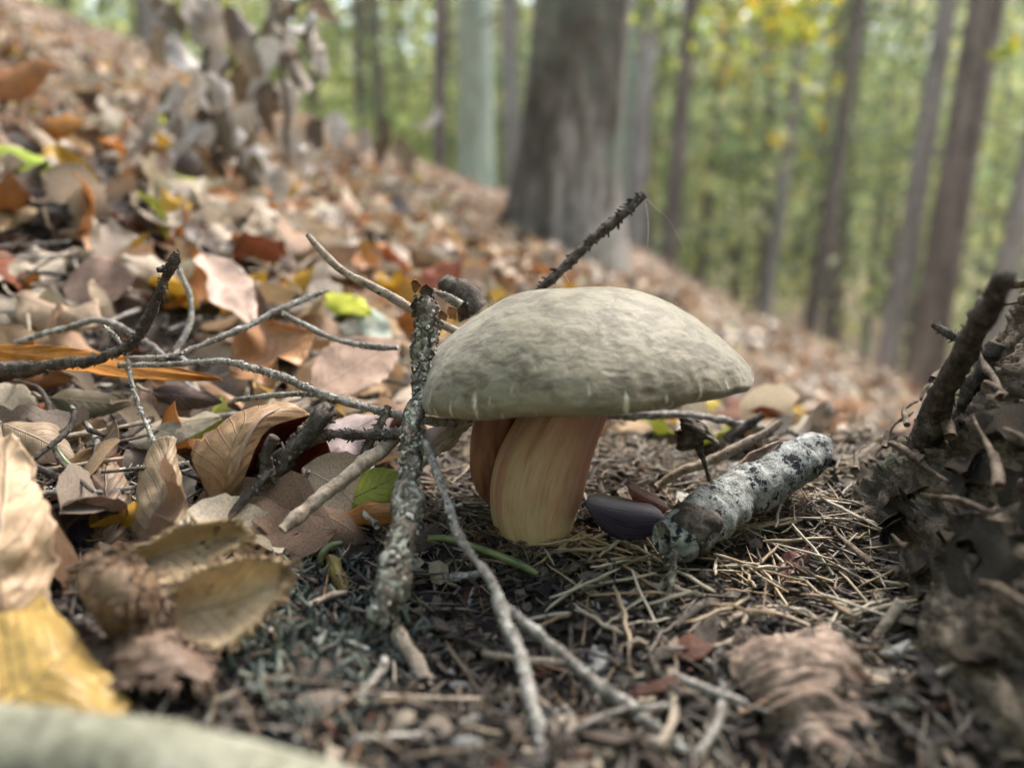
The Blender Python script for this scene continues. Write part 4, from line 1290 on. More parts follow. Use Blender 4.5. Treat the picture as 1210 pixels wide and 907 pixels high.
for k in range(300):
    th_ = r.uniform(R(110), R(235))
    q = r.uniform(0.02, 0.9)
    P0, N0 = stump_surface(np.array([th_]), np.array([q]))
    P0, N0 = P0[0], N0[0]
    s_ = r.uniform(0.008, 0.030)
    tang = np.array([-math.sin(th_), math.cos(th_), 0]) * r.choice([-1, 1]) + np.array([0, 0, r.normal(0, .5)])
    N1 = N0 + r.normal(0, .28, 3)
    F = frame_from(tang, N1)
    o = bpy.data.objects.new('bark_plate', plate_protos[k % 8])
    col.objects.link(o)
    o.parent = sr
    M4 = Matrix([[*(F[0] * s_), 0], [*(F[1] * s_), 0], [*(F[2] * s_), 0], [0, 0, 0, 1]])
    M4 = Matrix.Translation(Vector(P0 - so + N0 * 0.001)) @ M4
    o.matrix_local = M4

m_ = bark_mat('fibre', (0.02, 0.014, 0.01), (0.09, 0.065, 0.045), (0.22, 0.17, 0.13), 200, bdist=0.0006)
r = np.random.default_rng(15)
for k in range(70):
    th_ = r.uniform(R(125), R(215)); q = r.uniform(0.03, 0.4)
    dth = r.uniform(0.05, 0.16) * r.choice([-1, 1]); dq = r.uniform(-0.03, 0.05)
    ts = np.linspace(0, 1, 9)
    P0, N0 = stump_surface(th_ + dth * ts, np.clip(q + dq * ts, 0, 0.95), detail=False)
    P0 = P0 + N0 * (0.0045 + 0.001 * np.sin(ts * 5 + k) + r.uniform(0, 0.001))[..., None]
    mb = MB()
    add_tube(mb, P0 - so, np.linspace(r.uniform(0.0008, 0.0018), 0.0004, 9), 6, 0.4, k, 300)
    mb.build('bark_fibre', m_, sr)

# ------------------------------------------------------------ leaf litter
PALETTE = [('tan', TAN, .16), ('pale', PALE, .24), ('pinkish', PINK, .16), ('grey brown', GREY, .15), ('brown', BROWN, .12), ('dark brown', DARK, .10),
           ('orange', ORANGE, .09), ('golden', YELLOW, .035), ('cream', CREAM, .09), ('rust', RUST, .03), ('yellow green', LIME, .01)]
pw = np.array([p[2] for p in PALETTE]); pw /= pw.sum()

# positions: denser near, out past the crest
def litter_points(n, r0, r1, a0, a1, seed, power=1.0):
    r = np.random.default_rng(seed)
    rad = np.sqrt(r.uniform(r0 ** 2, r1 ** 2, n)) if power == 1.0 else r0 * (r1 / r0) ** r.uniform(0, 1, n)
    a = r.uniform(R(a0), R(a1), n)
    return rad * np.sin(a), rad * np.cos(a)


def in_needle_bed(x, y):
    return (x > -0.045 - 0.12 * np.maximum(0, 0.2 - y)) & (x < 0.5) & (y < 0.275) & (y > -0.2)


def near_things(x, y):
    return (np.hypot(x - 0.012, y - 0.2) < 0.05) | (np.hypot(x, y) < 0.178) | (np.hypot(x - SC[0], y - SC[1]) < 0.235)


def leaf_rot(r, n, x, y, stand=0.45):
    """rotation matrices: lying on the local slope with a random tilt"""
    e = 0.02
    nx = -(H(x + e, y) - H(x - e, y)) / (2 * e)
    ny = -(H(x, y + e) - H(x, y - e)) / (2 * e)
    N = np.stack([nx, ny, np.ones(n)], -1)
    N = N + r.normal(0, stand, (n, 3)) * np.array([1, 1, 0.2])
    N /= np.linalg.norm(N, axis=1)[:, None]
    N *= np.where(r.random(n) < 0.5, 1, -1)[:, None]
    a = r.uniform(0, 6.283, n)
    X = np.stack([np.cos(a), np.sin(a), 0 * a], -1)
    X = X - N * np.sum(X * N, 1)[:, None]
    X /= np.linalg.norm(X, axis=1)[:, None]
    Yv = np.cross(N, X)
    return np.stack([X, Yv, N], -1)


def templates(n, nu, nv, seed):
    r = np.random.default_rng(seed)
    out = []
    for k in range(n):
        P, f, uv = leaf_shape(1.0, r.uniform(0.5, 0.68), nu, nv, r.uniform(-1.5, 1.5), r.uniform(-2.0, 2.0), r.uniform(-.4, .4), r.uniform(0.03, 0.12), r.uniform(0, 0.025), seed + k, torn=r.choice([0, 0, 0.25]), twist=r.uniform(-1, 1))
        P = P - P.mean(0)
        out.append((P, f, uv))
    return out


r = np.random.default_rng(77)
x1, y1 = litter_points(4600, 0.12, 1.0, -62, 48, 1)
x2, y2 = litter_points(12000, 1.0, 2.9, -58, 50, 2)
x3, y3 = litter_points(26000, 2.9, 9.5, -52, 52, 3)
xx = np.concatenate([x1, x2, x3]); yy = np.concatenate([y1, y2, y3])
keep = ~in_needle_bed(xx, yy) & ~near_things(xx, yy)
# a second coat behind the mushroom where the slope starts
xx, yy = xx[keep], yy[keep]
n = len(xx)
rad = np.hypot(xx, yy)
size = r.uniform(0.018, 0.048, n) * np.where(rad < 0.35, 0.85, 1.0) * np.where(rad > 3, 1.25, 1.0)
ci = r.choice(len(PALETTE), n, p=pw)
# the slope to the right is a more even pinkish brown
rt = (xx > 0.12) & (r.random(n) < 0.7)
ci[rt] = r.choice([1, 1, 2, 3, 2], rt.sum())
cols_ = np.minimum(0.85, np.array([p[1] for p in PALETTE])[ci] * r.uniform(0.5, 1.35, n)[:, None])
Rm = leaf_rot(r, n, xx, yy, 0.62)
zz = H(xx, yy) + size * 0.10 + r.uniform(0, 1, n) ** 2 * size * 0.25
pos = np.stack([xx, yy, zz], -1)
# single out the 250 that show largest
px, py, dd = project(pos)
vis = (px > -20) & (px < 1230) & (py > -20) & (py < 925) & (dd > 0.05)
show = np.where(vis, size / np.maximum(dd, 0.05), 0)
order = np.argsort(-show)
ind = order[:240]
T_IND = templates(14, 18, 12, 500)
ind_meshes = []
for P, f, uv in T_IND:
    mb = MB(); mb.add(P, f, None, uv)
    ind_meshes.append(mb.mesh('fallen_leaf', M_LEAF))
SHAPES = ['flat', 'curled', 'folded', 'crumpled', 'cupped', 'twisted', 'rolled', 'wavy', 'arched', 'bent', 'ragged', 'shrivelled', 'wrinkled', 'warped']


def zone(px, py):
    v = 'in the blurred upper litter' if py < 120 else 'halfway up the slope' if py < 240 else 'just behind the twigs' if py < 360 else 'among the twigs' if py < 470 else 'low down by the husk' if py > 600 else 'on the near ground'
    h = 'at the far left' if px < 110 else 'left of the knobby tip' if px < 205 else 'right of the knobby tip' if px < 330 else 'below the bare twig' if px < 480 else 'behind the cap' if px < 700 else 'right of the cap' if px < 900 else 'towards the root'
    return v, h


lab_count = {}
for k, idx in enumerate(ind):
    o = bpy.data.objects.new('fallen_leaf', ind_meshes[k % 14])
    col.objects.link(o)
    o.matrix_world = Matrix.Translation(Vector(pos[idx])) @ Matrix([list(Rm[idx][a] * size[idx]) + [0] for a in range(3)] + [[0, 0, 0, 1]])
    o.color = (*cols_[idx], 1)
    v_, h_ = zone(px[idx], py[idx])
    sz = 'large' if size[idx] > 0.05 else 'small' if size[idx] < 0.04 else 'medium'
    tag(o, f'{sz} {PALETTE[ci[idx]][0]} {SHAPES[k % 14]} leaf {v_} {h_}', 'leaf', 'fallen leaves on the slope')
    lab_count[o['label']] = lab_count.get(o['label'], 0) + 1
rest = np.ones(n, bool); rest[ind] = False
rest = np.where(rest)[0]
for name, sel, (nu, nv), lab in (('leaf_litter', rest[rad[rest] < 2.4], (7, 4), 'dry brown beech leaves covering the near slope'), ('distant_leaf_litter', rest[rad[rest] >= 2.4], (4, 2), 'dry pink brown leaf litter covering the far hillside')):
    tp = templates(16, nu, nv, 900)
    mb = MB()
    which = r.integers(0, 16, len(sel))
    for k in range(16):
        s_ = sel[which == k]
        if len(s_) == 0: continue
        P, f, uv = tp[k]
        V = np.einsum('nij,vj->nvi', Rm[s_], P) * size[s_][:, None, None] + pos[s_][:, None]
        m = len(P)
        F_ = f[None] + (np.arange(len(s_)) * m)[:, None, None]
        mb.add(V.reshape(-1, 3), F_.reshape(-1, 4), np.repeat(cols_[s_], m, 0), np.tile(uv, (len(s_), 1)))
    tag(mb.build(name, M_LITTER, cols=True), lab, 'leaf litter', kind='stuff')


# ------------------------------------------------------------ needles and crumbs
NC = np.array([(0.42, 0.32, 0.20), (0.28, 0.19, 0.11), (0.16, 0.11, 0.07), (0.50, 0.44, 0.34), (0.09, 0.065, 0.05), (0.24, 0.20, 0.17), (0.33, 0.16, 0.07)])


def needle_template(seed, segs=4, sides=4):
    r = np.random.default_rng(seed)
    t = np.linspace(-0.5, 0.5, segs + 1)
    b = r.uniform(0.0, 0.12)
    P = np.stack([t, b * (0.25 - t ** 2) + r.normal(0, .008, segs + 1), r.normal(0, .01, segs + 1)], -1)
    rad = 0.023 * np.array([0.55] + [1.0] * (segs - 1) + [0.35])
    mb = MB()
    add_tube(mb, P, rad, sides)
    return np.concatenate(mb.v), [x for x in mb.f]


def scatter(name, tmpl, pos, Rm, size, colr, mat, lab, cat, wscale=None, smooth=True):
    r = np.random.default_rng(3)
    mb = MB()
    which = r.integers(0, len(tmpl), len(pos))
    for k, (P, fs) in enumerate(tmpl):
        s_ = np.where(which == k)[0]
        if len(s_) == 0: continue
        Pn = np.broadcast_to(P, (len(s_), *P.shape)) * 1.0
        if wscale is not None:
            Pn = Pn * np.stack([np.ones(len(s_)), wscale[s_], wscale[s_]], -1)[:, None, :]
        V = np.einsum('nij,nvj->nvi', Rm[s_], Pn) * size[s_][:, None, None] + pos[s_][:, None]
        m = len(P)
        base = mb.n
        mb.add(V.reshape(-1, 3), np.zeros((0, 4), int), np.repeat(colr[s_], m, 0))
        for f in fs:
            mb.f.append((f[None] + (np.arange(len(s_)) * m)[:, None, None]).reshape(-1, f.shape[1]) + base)
    o = mb.build(name, mat, smooth=smooth, cols=True)
    tag(o, lab, cat, kind='stuff')
    return o


r = np.random.default_rng(12)
N_N = 27000
nx = r.uniform(-0.16, 0.19, N_N); ny = 0.085 + 0.26 * r.uniform(0, 1, N_N) ** 0.9
keepn = ((nx > -0.07) | (r.random(N_N) < 0.35)) & (r.random(N_N) < 0.30 + 0.75 * sstep(0.16, 0.215, ny + 0.25 * nx))
keepn &= np.hypot(nx - 0.0072, ny - 0.194) > 0.0085
nx, ny = nx[keepn], ny[keepn]
ea = r.uniform(0, 6.283, 420); er = r.uniform(0.0070, 0.0130, 420)
nx = np.concatenate([nx, 0.0072 + er * np.cos(ea)]); ny = np.concatenate([ny, 0.194 + er * np.sin(ea)])
N_N = len(nx)
nz = H(nx, ny) + r.uniform(-0.0005, 0.0042, N_N)
RmN = leaf_rot(r, N_N, nx, ny, 0.22)
ns = r.uniform(0.006, 0.017, N_N)
nw = r.uniform(0.45, 1.8, N_N) * 0.011 / ns
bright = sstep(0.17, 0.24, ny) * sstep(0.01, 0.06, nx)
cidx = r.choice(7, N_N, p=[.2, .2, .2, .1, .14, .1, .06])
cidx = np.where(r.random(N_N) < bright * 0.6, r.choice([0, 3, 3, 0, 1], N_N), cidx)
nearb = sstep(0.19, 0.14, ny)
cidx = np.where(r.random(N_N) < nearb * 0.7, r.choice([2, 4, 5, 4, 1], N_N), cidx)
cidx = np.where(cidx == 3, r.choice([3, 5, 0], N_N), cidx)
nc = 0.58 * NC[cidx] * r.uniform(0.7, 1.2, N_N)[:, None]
pn = np.stack([nx, ny, nz], -1)
# individual needles: those that show largest
pxn, pyn, ddn = project(pn)
visn = (pxn > 640) & (pxn < 1090) & (pyn > 560) & (pyn < 740)
shown = np.where(visn & (nz - H(nx, ny) > 0.0022), ns / ddn, 0)
indn = np.argsort(-shown)[:150]
tmpl = [needle_template(k) for k in range(10)]
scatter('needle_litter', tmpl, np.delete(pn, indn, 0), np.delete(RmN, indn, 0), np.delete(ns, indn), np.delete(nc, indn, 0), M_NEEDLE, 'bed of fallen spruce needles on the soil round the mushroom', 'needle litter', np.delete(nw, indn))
m_, t_, b_ = new_mat('needle_single')
oi = t_.nodes.new('ShaderNodeObjectInfo')
n_ = noise(t_, 2.5, 3, 0.6, coords(t_))
t_.links.new(mix(t_, 1.0, oi.outputs['Color'], ramp(t_, n_.outputs[0], [(0.3, (0.6, 0.57, 0.55)), (0.7, (1.1, 1.1, 1.1))]).outputs[0], 'MULTIPLY'), b_.inputs['Base Color'])
b_.inputs['Roughness'].default_value = 0.5
M_NS = m_
nmesh = []
for k in range(8):
    P, fs = needle_template(50 + k, 6, 6)
    mb = MB(); mb.add(P, fs[0]); mb.f += fs[1:]
    nmesh.append(mb.mesh('spruce_needle', M_NS))
for k, idx in enumerate(indn):
    o = bpy.data.objects.new('spruce_needle', nmesh[k % 8])
    col.objects.link(o)
    s_ = ns[idx] * 1.15
    S = np.diag([s_, s_ * nw[idx], s_ * nw[idx]])
    Mx = Rm_ = RmN[idx] @ S
    o.matrix_world = Matrix.Translation(Vector(pn[idx] + np.array([0, 0, 0.0012]))) @ Matrix([list(Mx[a]) + [0] for a in range(3)] + [[0, 0, 0, 1]])
    cc = NC[[0, 3, 1, 0, 3][k % 5]] * r.uniform(0.8, 1.15)
    o.color = (*cc, 1)
    kx, ky = pxn[indn[k]], pyn[indn[k]]
    wh = 'just right of the stem' if kx < 760 else 'below the near end of the spotted stick' if kx < 860 else 'beside the far end of the spotted stick' if kx < 960 else 'close to the tree root'
    if ky > 680: wh = 'between stem and bark piece' if kx < 800 else 'just behind the bark piece' if kx < 960 else 'low beside the tree root'
    cn = ['straw coloured', 'pale', 'brown', 'straw coloured', 'pale'][k % 5]
    tag(o, f"{'long' if s_ > 0.0165 else 'short'} {cn} spruce needle lying loose {wh}", 'needle', 'loose needles on top of the needle bed')

# crumbs of bark and wood
def crumb_template(seed):
    r = np.random.default_rng(seed)
    a = np.linspace(0, 6.283, 7, endpoint=False)
    rr = r.uniform(0.3, 0.6, 7)
    asp = r.uniform(0.4, 0.9) if seed % 2 else r.uniform(0.12, 0.3)
    top = np.stack([np.cos(a) * rr, np.sin(a) * rr * asp, r.normal(0.06, .05, 7)], -1)
    bot = top * np.array([0.9, 0.9, 1]) - np.array([0, 0, 0.14])
    V = np.vstack([top, bot, [[0, 0, 0.12]]])
    f1 = np.array([[k, (k + 1) % 7, 14] for k in range(7)])
    f2 = np.array([[k, k + 7, (k + 1) % 7 + 7, (k + 1) % 7] for k in range(7)])
    return V, [f1, f2]


N_C = 26000
cx = r.uniform(-0.2, 0.2, N_C); cy = 0.075 + 0.33 * r.uniform(0, 1, N_C) ** 1.1
k_ = np.hypot(cx - 0.0072, cy - 0.194) > 0.0065
cx, cy = cx[k_], cy[k_]; N_C = len(cx)
cz = H(cx, cy) + r.uniform(-0.001, 0.0035, N_C)
cs = r.uniform(0.0012, 0.0065, N_C) * np.where(r.random(N_C) < 0.06, 2.0, 1)
CC = np.array([(0.026, 0.019, 0.015), (0.055, 0.041, 0.031), (0.12, 0.095, 0.075), (0.012, 0.010, 0.009), (0.27, 0.225, 0.17), (0.09, 0.036, 0.022), (0.30, 0.30, 0.28)])
ccol = CC[r.choice(7, N_C, p=[.24, .22, .20, .13, .12, .04, .05])]
scatter('bark_crumbs', [crumb_template(k) for k in range(12)], np.stack([cx, cy, cz], -1), leaf_rot(r, N_C, cx, cy, 0.5), cs, ccol, M_CRUMB, 'dark crumbs of bark and rotten wood on the soil', 'soil crumbs', smooth=False)

# twig bits scattered in the litter, each one a thing
for k in range(80):
    pxx, pyy = (r.uniform(380, 1000), r.uniform(660, 890)) if k < 24 else (r.uniform(0, 480), r.uniform(240, 640))
    p, d = G(pxx, pyy)
    a = r.uniform(0, 6.283)
    l = r.uniform(0.010, 0.024) if k < 24 else r.uniform(0.025, 0.055)
    dv = np.array([math.cos(a), math.sin(a), 0]) * l / 2
    A = p - dv; B = p + dv
    A[2] = H(A[0], A[1]) + (0.003 if k < 24 else 0.012); B[2] = H(B[0], B[1]) + (0.004 if k < 24 else 0.016)
    mid = (A + B) / 2 + r.normal(0, l * 0.06, 3)
    mb = MB()
    Pc = catmull([A, mid, B], 14) - A
    rd = r.uniform(0.0006, 0.0012)
    add_tube(mb, Pc, np.linspace(rd, rd * 0.6, 14), 8, 0.25, k, 400, amp2=0.1)
    o = mb.build('twig_fragment', [M_TWIG_TAN, M_TWIG_GREY, M_TWIG_DARK][k % 3])
    o.location = A
    v_, h_ = zone(pxx, pyy)
    sz = 'very short' if l < (0.014 if k < 24 else 0.034) else 'short' if l < (0.019 if k < 24 else 0.045) else 'longer'
    if k < 24:
        v_ = 'in the needle bed' if pyy < 740 else 'on the dark soil'
        h_ = 'below the husk side' if pxx < 520 else 'under the mushroom foot' if pxx < 700 else 'below the spotted stick' if pxx < 860 else 'by the arched bark piece'
    lab = f"{sz} {['tan', 'grey', 'dark'][k % 3]} twig fragment {v_} {h_}"
    tag(o, lab, 'twig', 'twig fragments in the needle bed' if k < 24 else 'twig fragments on the slope')

# ------------------------------------------------------------ dead sapling with hanging withered leaves, upper left
sap = empty('withered_sapling', G(262, 235)[0])
so_ = np.array(sap.location)
tag(sap, 'withered sapling with pale and brown leaves hanging against the green wood, upper left', 'sapling')
ds = 0.62
for q in ([(262, 240, ds, 9), (250, 160, ds, 8), (245, 80, ds, 7), (255, 0, ds, 6), (262, -60, ds, 5)],
          [(246, 110, ds, 6), (285, 60, ds, 5), (335, 20, ds, 5), (372, -10, ds, 4)],
          [(340, 190, ds, 6), (338, 120, ds, 6), (328, 50, ds, 5), (320, -20, ds, 4)],
          [(250, 90, ds, 5), (215, 60, ds, 4), (190, 20, ds, 4)]):
    twig('stem', q, None, None, M_TWIG_DARK, parent=sap, org=so_, seed=int(q[0][0]))
r = np.random.default_rng(91)
LW = [(0.66, 0.63, 0.62), (0.54, 0.49, 0.45), (0.13, 0.09, 0.06), (0.25, 0.2, 0.15), (0.58, 0.52, 0.48), (0.16, 0.12, 0.07)]
EXTRA = []
for q in range(44):
    u0, v0 = r.uniform(185, 335), r.uniform(-20, 200)
    if 270 < u0 < 315 and v0 < 80: u0 += 60
    EXTRA.append((u0, v0, u0 + r.normal(0, 12), v0 + r.uniform(30, 62), r.uniform(14, 26)))
for k, (ax, ay, lx_, ly_, wd) in enumerate([(210, 40, 222, 108, 26), (240, 5, 258, 60, 34), (262, 10, 300, 75, 34), (275, 50, 300, 90, 26), (262, 60, 240, 120, 24), (285, 75, 278, 130, 22), (300, 60, 306, 120, 20),
                                      (205, 95, 195, 150, 28), (240, 120, 262, 175, 30), (265, 125, 275, 185, 26), (292, 120, 285, 170, 22), (320, 20, 322, 75, 20), (338, 30, 330, 82, 22), (335, 90, 345, 140, 22), (318, 95, 305, 150, 18),
                                      (350, 70, 362, 120, 18), (215, 130, 232, 200, 24), (245, 170, 235, 225, 24), (300, 170, 315, 215, 26), (340, 150, 355, 200, 22), (370, 140, 378, 180, 18), (190, 30, 180, 90, 22), (230, 20, 215, 50, 22),
                                      (200, 5, 215, 40, 20), (395, 130, 400, 175, 18), (430, 150, 428, 190, 16), (455, 140, 440, 195, 16), (470, 160, 480, 215, 18), (515, 125, 505, 165, 16)] + EXTRA):
    if k >= 29: wd *= 0.9
    dd_ = ds + r.uniform(-.05, .05) + (0.5 if ax > 380 else 0)
    if ax > 380: wd *= 1.1
    A, B = W(ax, ay, dd_), W(lx_, ly_, dd_ + r.uniform(-.02, .02))
    L = np.linalg.norm(B - A)
    P, f, uv = leaf_shape(L, wd / FPX * dd_ * 1.6, 14, 10, r.uniform(-0.8, 0.8), r.choice([-1, 1]) * r.uniform(0.7, 1.6), 0, 0.06, 0.02, 700 + k)
    mb = MB()
    F = frame_from(B - A, np.array([r.normal(0, .5), -1, .2]))
    if ax > 380:
        mb.add(P @ F.T, f, None, uv)
        o = mb.build('fallen_leaf', M_LEAF); o.location = A
        tag(o, 'pale dry leaf standing up on the skyline %s' % {395: 'right of the withered sapling', 430: 'left of the brown trunk', 455: 'halfway to the beech', 470: 'in front of the brown trunk', 515: 'just before the beech trunk'}[ax], 'leaf')
    else:
        mb.add(P @ F.T + A - so_, f, None, uv)
        o = mb.build('leaf', M_LEAF, sap)
    o.color = (*LW[k % 6], 1)

# ------------------------------------------------------------ trees
def trunk_bark(name, a, b_, c, sc_=6, moss=None):
    return bark_mat(name, a, b_, c, sc_, stretch=(1, 1, 0.3), bdist=0.02, moss=moss)


M_T_BROWN = trunk_bark('trunk_brown', (0.07, 0.052, 0.045), (0.15, 0.115, 0.10), (0.26, 0.22, 0.20))
M_T_GREY = trunk_bark('trunk_grey', (0.14, 0.12, 0.11), (0.27, 0.24, 0.23), (0.42, 0.39, 0.39))
M_T_BEECH = trunk_bark('trunk_beech', (0.20, 0.24, 0.20), (0.34, 0.40, 0.34), (0.48, 0.54, 0.49), 3)
M_T_BIG = trunk_bark('trunk_big', (0.025, 0.019, 0.016), (0.13, 0.11, 0.10), (0.40, 0.37, 0.36), 9, moss=((0.15, 0.19, 0.16), 3.2, 0.54))


def make_tree(label, mat, px0, py0, px1, py1, wpx, diam, height=13, flare=1.5, group=None, seed=0, crown=True, name='spruce_tree', branches=10, sink=0.3, detail=24, cat='tree'):
    """trunk through two picture points at the distance its diameter implies"""
    d = FPX * diam / wpx
    A = W(px0, py0, d)                     # low point on the axis
    B = W(px1, py1, d)
    dirv = (B - A) / np.linalg.norm(B - A)
    dirv = dirv * np.array([1, 0, 1]); dirv[1] = 0.0; dirv /= np.linalg.norm(dirv)
    g = A.copy()
    for _ in range(6):                     # slide down the axis to the ground
        t = (g[2] - H(g[0], g[1])) / dirv[2]
        g = g - dirv * t
    base = g - dirv * sink
    root = empty(name, base)
    tag(root, label, cat, group)
    n = 60
    s = np.linspace(0, 1, n) ** 1.6
    z = s * (height + sink)
    P = dirv[None] * z[:, None] + 0.06 * diam * np.stack([np.sin(z * 0.9 + seed), np.cos(z * .7 + seed), 0 * z], -1)
    rad = diam / 2 * (1 - 0.55 * s) * (1 + (flare - 1) * np.exp(-np.maximum(0, z - sink) / (diam * 0.8)))
    v, f, uv, _ = tube(P, rad, detail, 0.0)
    vv = v.reshape(n, detail, 3)
    ang = np.linspace(0, 2 * np.pi, detail, endpoint=False)[None]
    k = 1 + 0.06 * fbm(np.stack([np.cos(ang) * 3 + 0 * z[:, None], np.sin(ang) * 3 + 0 * z[:, None], z[:, None] * 1.2 + 0 * ang], -1), 4, seed)
    k = k + (flare - 1) * 0.25 * np.sin(ang * 4 + seed) * np.exp(-np.maximum(0, z - sink) / (diam * 0.7))[:, None]
    vv = P[:, None] + (vv - P[:, None]) * k[..., None]
    mb = MB(); mb.add(vv.reshape(-1, 3), f, None, uv)
    mb.build('trunk', mat, root)
    r = np.random.default_rng(seed + 5)
    if branches:
        m2 = MB()
        for b in range(branches):
            zz_ = r.uniform(1.2, height * 0.7)
            a = r.uniform(0, 6.283)
            l = r.uniform(0.5, 1.6)
            p0 = dirv * zz_
            p2 = p0 + np.array([math.cos(a) * l, math.sin(a) * l, -0.15 * l + r.normal(0, .1)])
            add_tube(m2, catmull([p0, (p0 + p2) / 2 + np.array([0, 0, 0.08]), p2], 6), np.linspace(0.018, 0.004, 6), 5)
        o = m2.build('dead_branches', M_T_BROWN, root); o['kind'] = 'stuff'
    if crown:
        m3 = MB()
        nb = 26
        cent = np.stack([r.normal(0, 1.1, nb), r.normal(0, 1.1, nb), r.uniform(height * 0.72, height * 1.15, nb)], -1) + dirv * 0
        leaf_cards(m3, cent, 0.8, 34, r, [(0.06, 0.12, 0.035), (0.10, 0.17, 0.05), (0.14, 0.18, 0.05)], 0.22)
        o = m3.build('crown', M_FOLIAGE, root, cols=True, smooth=False)
        o['kind'] = 'stuff'
    return root


def leaf_cards(mb, centres, spread, per, r, palette, size, flat=0.5):
    n = len(centres) * per
    c = np.repeat(centres, per, 0)
    p = c + r.normal(0, 1, (n, 3)) * np.array([spread, spread, spread * flat])
    sz = size * r.uniform(0.5, 1.3, n)
    A = r.normal(0, 1, (n, 3)); A /= np.linalg.norm(A, axis=1)[:, None]
    Bv = np.cross(A, r.normal(0, 1, (n, 3))); Bv /= np.linalg.norm(Bv, axis=1)[:, None]
    a = A * sz[:, None] * 0.5
    b = Bv * sz[:, None] * 0.28
    V = np.stack([p - a, p + b, p + a, p - b], 1).reshape(-1, 3)
    F = np.arange(n * 4).reshape(n, 4)
    pal = np.array(palette)
    cc = pal[r.integers(0, len(pal), len(centres))]
    cc = cc * r.uniform(0.55, 1.75, len(centres))[:, None]
    cc = np.repeat(cc, per, 0) * r.uniform(0.65, 1.35, n)[:, None]
    cc = np.minimum(cc, 0.88)
    mb.add(V, F, np.repeat(cc, 4, 0))


_, dbig = G(668, 300)
print('DBIG', dbig, G(561, 200)[1])
make_tree('massive grey brown trunk with mossy foot behind the mushroom', M_T_BIG, 658, 290, 678, 20, 108, 108 * dbig / FPX, flare=1.42, seed=1, detail=64, name='large_tree', sink=0.15, branches=6)
make_tree('smooth grey green beech trunk left of the massive trunk', M_T_BEECH, 561, 190, 563, 10, 43, 0.27, flare=1.05, seed=2, name='beech_tree', sink=0.15, detail=40)
make_tree('slim brown trunk directly left of the beech trunk', M_T_BROWN, 520, 170, 525, 10, 17, 0.20, seed=3)
make_tree('pinkish trunk directly right of the massive trunk', M_T_GREY, 753, 240, 760, 30, 24, 0.26, seed=4)
make_tree('greenish trunk partly hidden behind the right edge of the massive trunk', M_T_BEECH, 738, 250, 740, 30, 20, 0.3, seed=5, name='beech_tree')
make_tree('dark brown trunk above the peg studded twig', M_T_BROWN, 791, 280, 806, 10, 21, 0.27, seed=6)
make_tree('thin dark trunk second to the right of the peg studded twig', M_T_BROWN, 832, 290, 845, 50, 13, 0.22, seed=7)
make_tree('grey brown trunk standing above the right shoulder of the cap', M_T_GREY, 909, 335, 927, 60, 18, 0.27, seed=8)
make_tree('reddish brown trunk meeting the skyline right of the cap', M_T_BROWN, 962, 370, 984, 60, 20, 0.27, seed=9)
make_tree('straight pinkish grey trunk left of the paired dark trunks', M_T_GREY, 1053, 405, 1080, 0, 28, 0.30, seed=10)
make_tree('brown left trunk of the close pair at the right', M_T_BROWN, 1083, 420, 1112, 0, 27, 0.28, seed=11)
make_tree('dark right trunk of the close pair at the right', M_T_BROWN, 1102, 425, 1130, 0, 31, 0.34, seed=12)
make_tree('grey brown trunk cut by the right edge of the picture', M_T_GREY, 1172, 420, 1204, 0, 34, 0.34, seed=13)
make_tree('dim trunk at the top left behind the withered sapling', M_T_GREY, 188, 120, 190, 0, 30, 0.24, seed=14)
make_tree('dark slim trunk at the top left edge of the leaf slope', M_T_BROWN, 170, 60, 172, 0, 14, 0.2, seed=15)
make_tree('slim brown trunk seen between the withered sapling and the beech', M_T_BROWN, 425, 140, 430, 10, 13, 0.2, seed=16)
make_tree('faint thin trunk close behind the withered sapling', M_T_BROWN, 362, 100, 364, 0, 9, 0.18, seed=17)
make_tree('pale trunk between the beech and the massive trunk', M_T_GREY, 604, 180, 600, 40, 22, 0.3, seed=18)

# slim trunks deeper in the wood: one is built, the others are copies
proto = make_tree('slim distant trunk deep in the green wood', M_T_BROWN, 460, 150, 462, 10, 8, 0.2, seed=30, group='slim trunks deep in the wood', detail=12, branches=8)
proto2 = make_tree('slim distant trunk deep in the green wood', M_T_GREY, 700, 150, 702, 10, 8, 0.2, seed=31, group='slim trunks deep in the wood', detail=12, branches=8)
r = np.random.default_rng(8)
for k in range(64):
    y_ = r.uniform(16, 42)
    x_ = y_ * r.uniform(-0.72, 0.74)
    o = copy_tree(proto if k % 2 else proto2)
    o.location = (x_, y_, float(H(x_, y_)) - 0.3)
    s_ = r.uniform(0.75, 1.5)
    o.scale = (s_, s_, r.uniform(.9, 1.3))
    o.rotation_euler = (r.normal(0, .02), r.normal(0, .02), r.uniform(0, 6.28))

# brown trunks in the middle distance
proto3 = make_tree('brown trunk in the middle distance of the wood', M_T_BROWN, 872, 300, 878, 40, 12, 0.24, seed=33, group='brown trunks in the middle distance', detail=16, branches=8)
r = np.random.default_rng(18)
for k in range(26):
    y_ = r.uniform(13, 24)
    x_ = y_ * r.uniform(0.10, 0.72) if k < 20 else y_ * r.uniform(-0.3, 0.0)
    o = copy_tree(proto3)
    o.location = (x_, y_, float(H(x_, y_)) - 0.3)
    s_ = r.uniform(0.7, 1.2)
    o.scale = (s_, s_, r.uniform(.9, 1.2))
    o.rotation_euler = (r.normal(0, .02), r.normal(0, .02), r.uniform(0, 6.28))

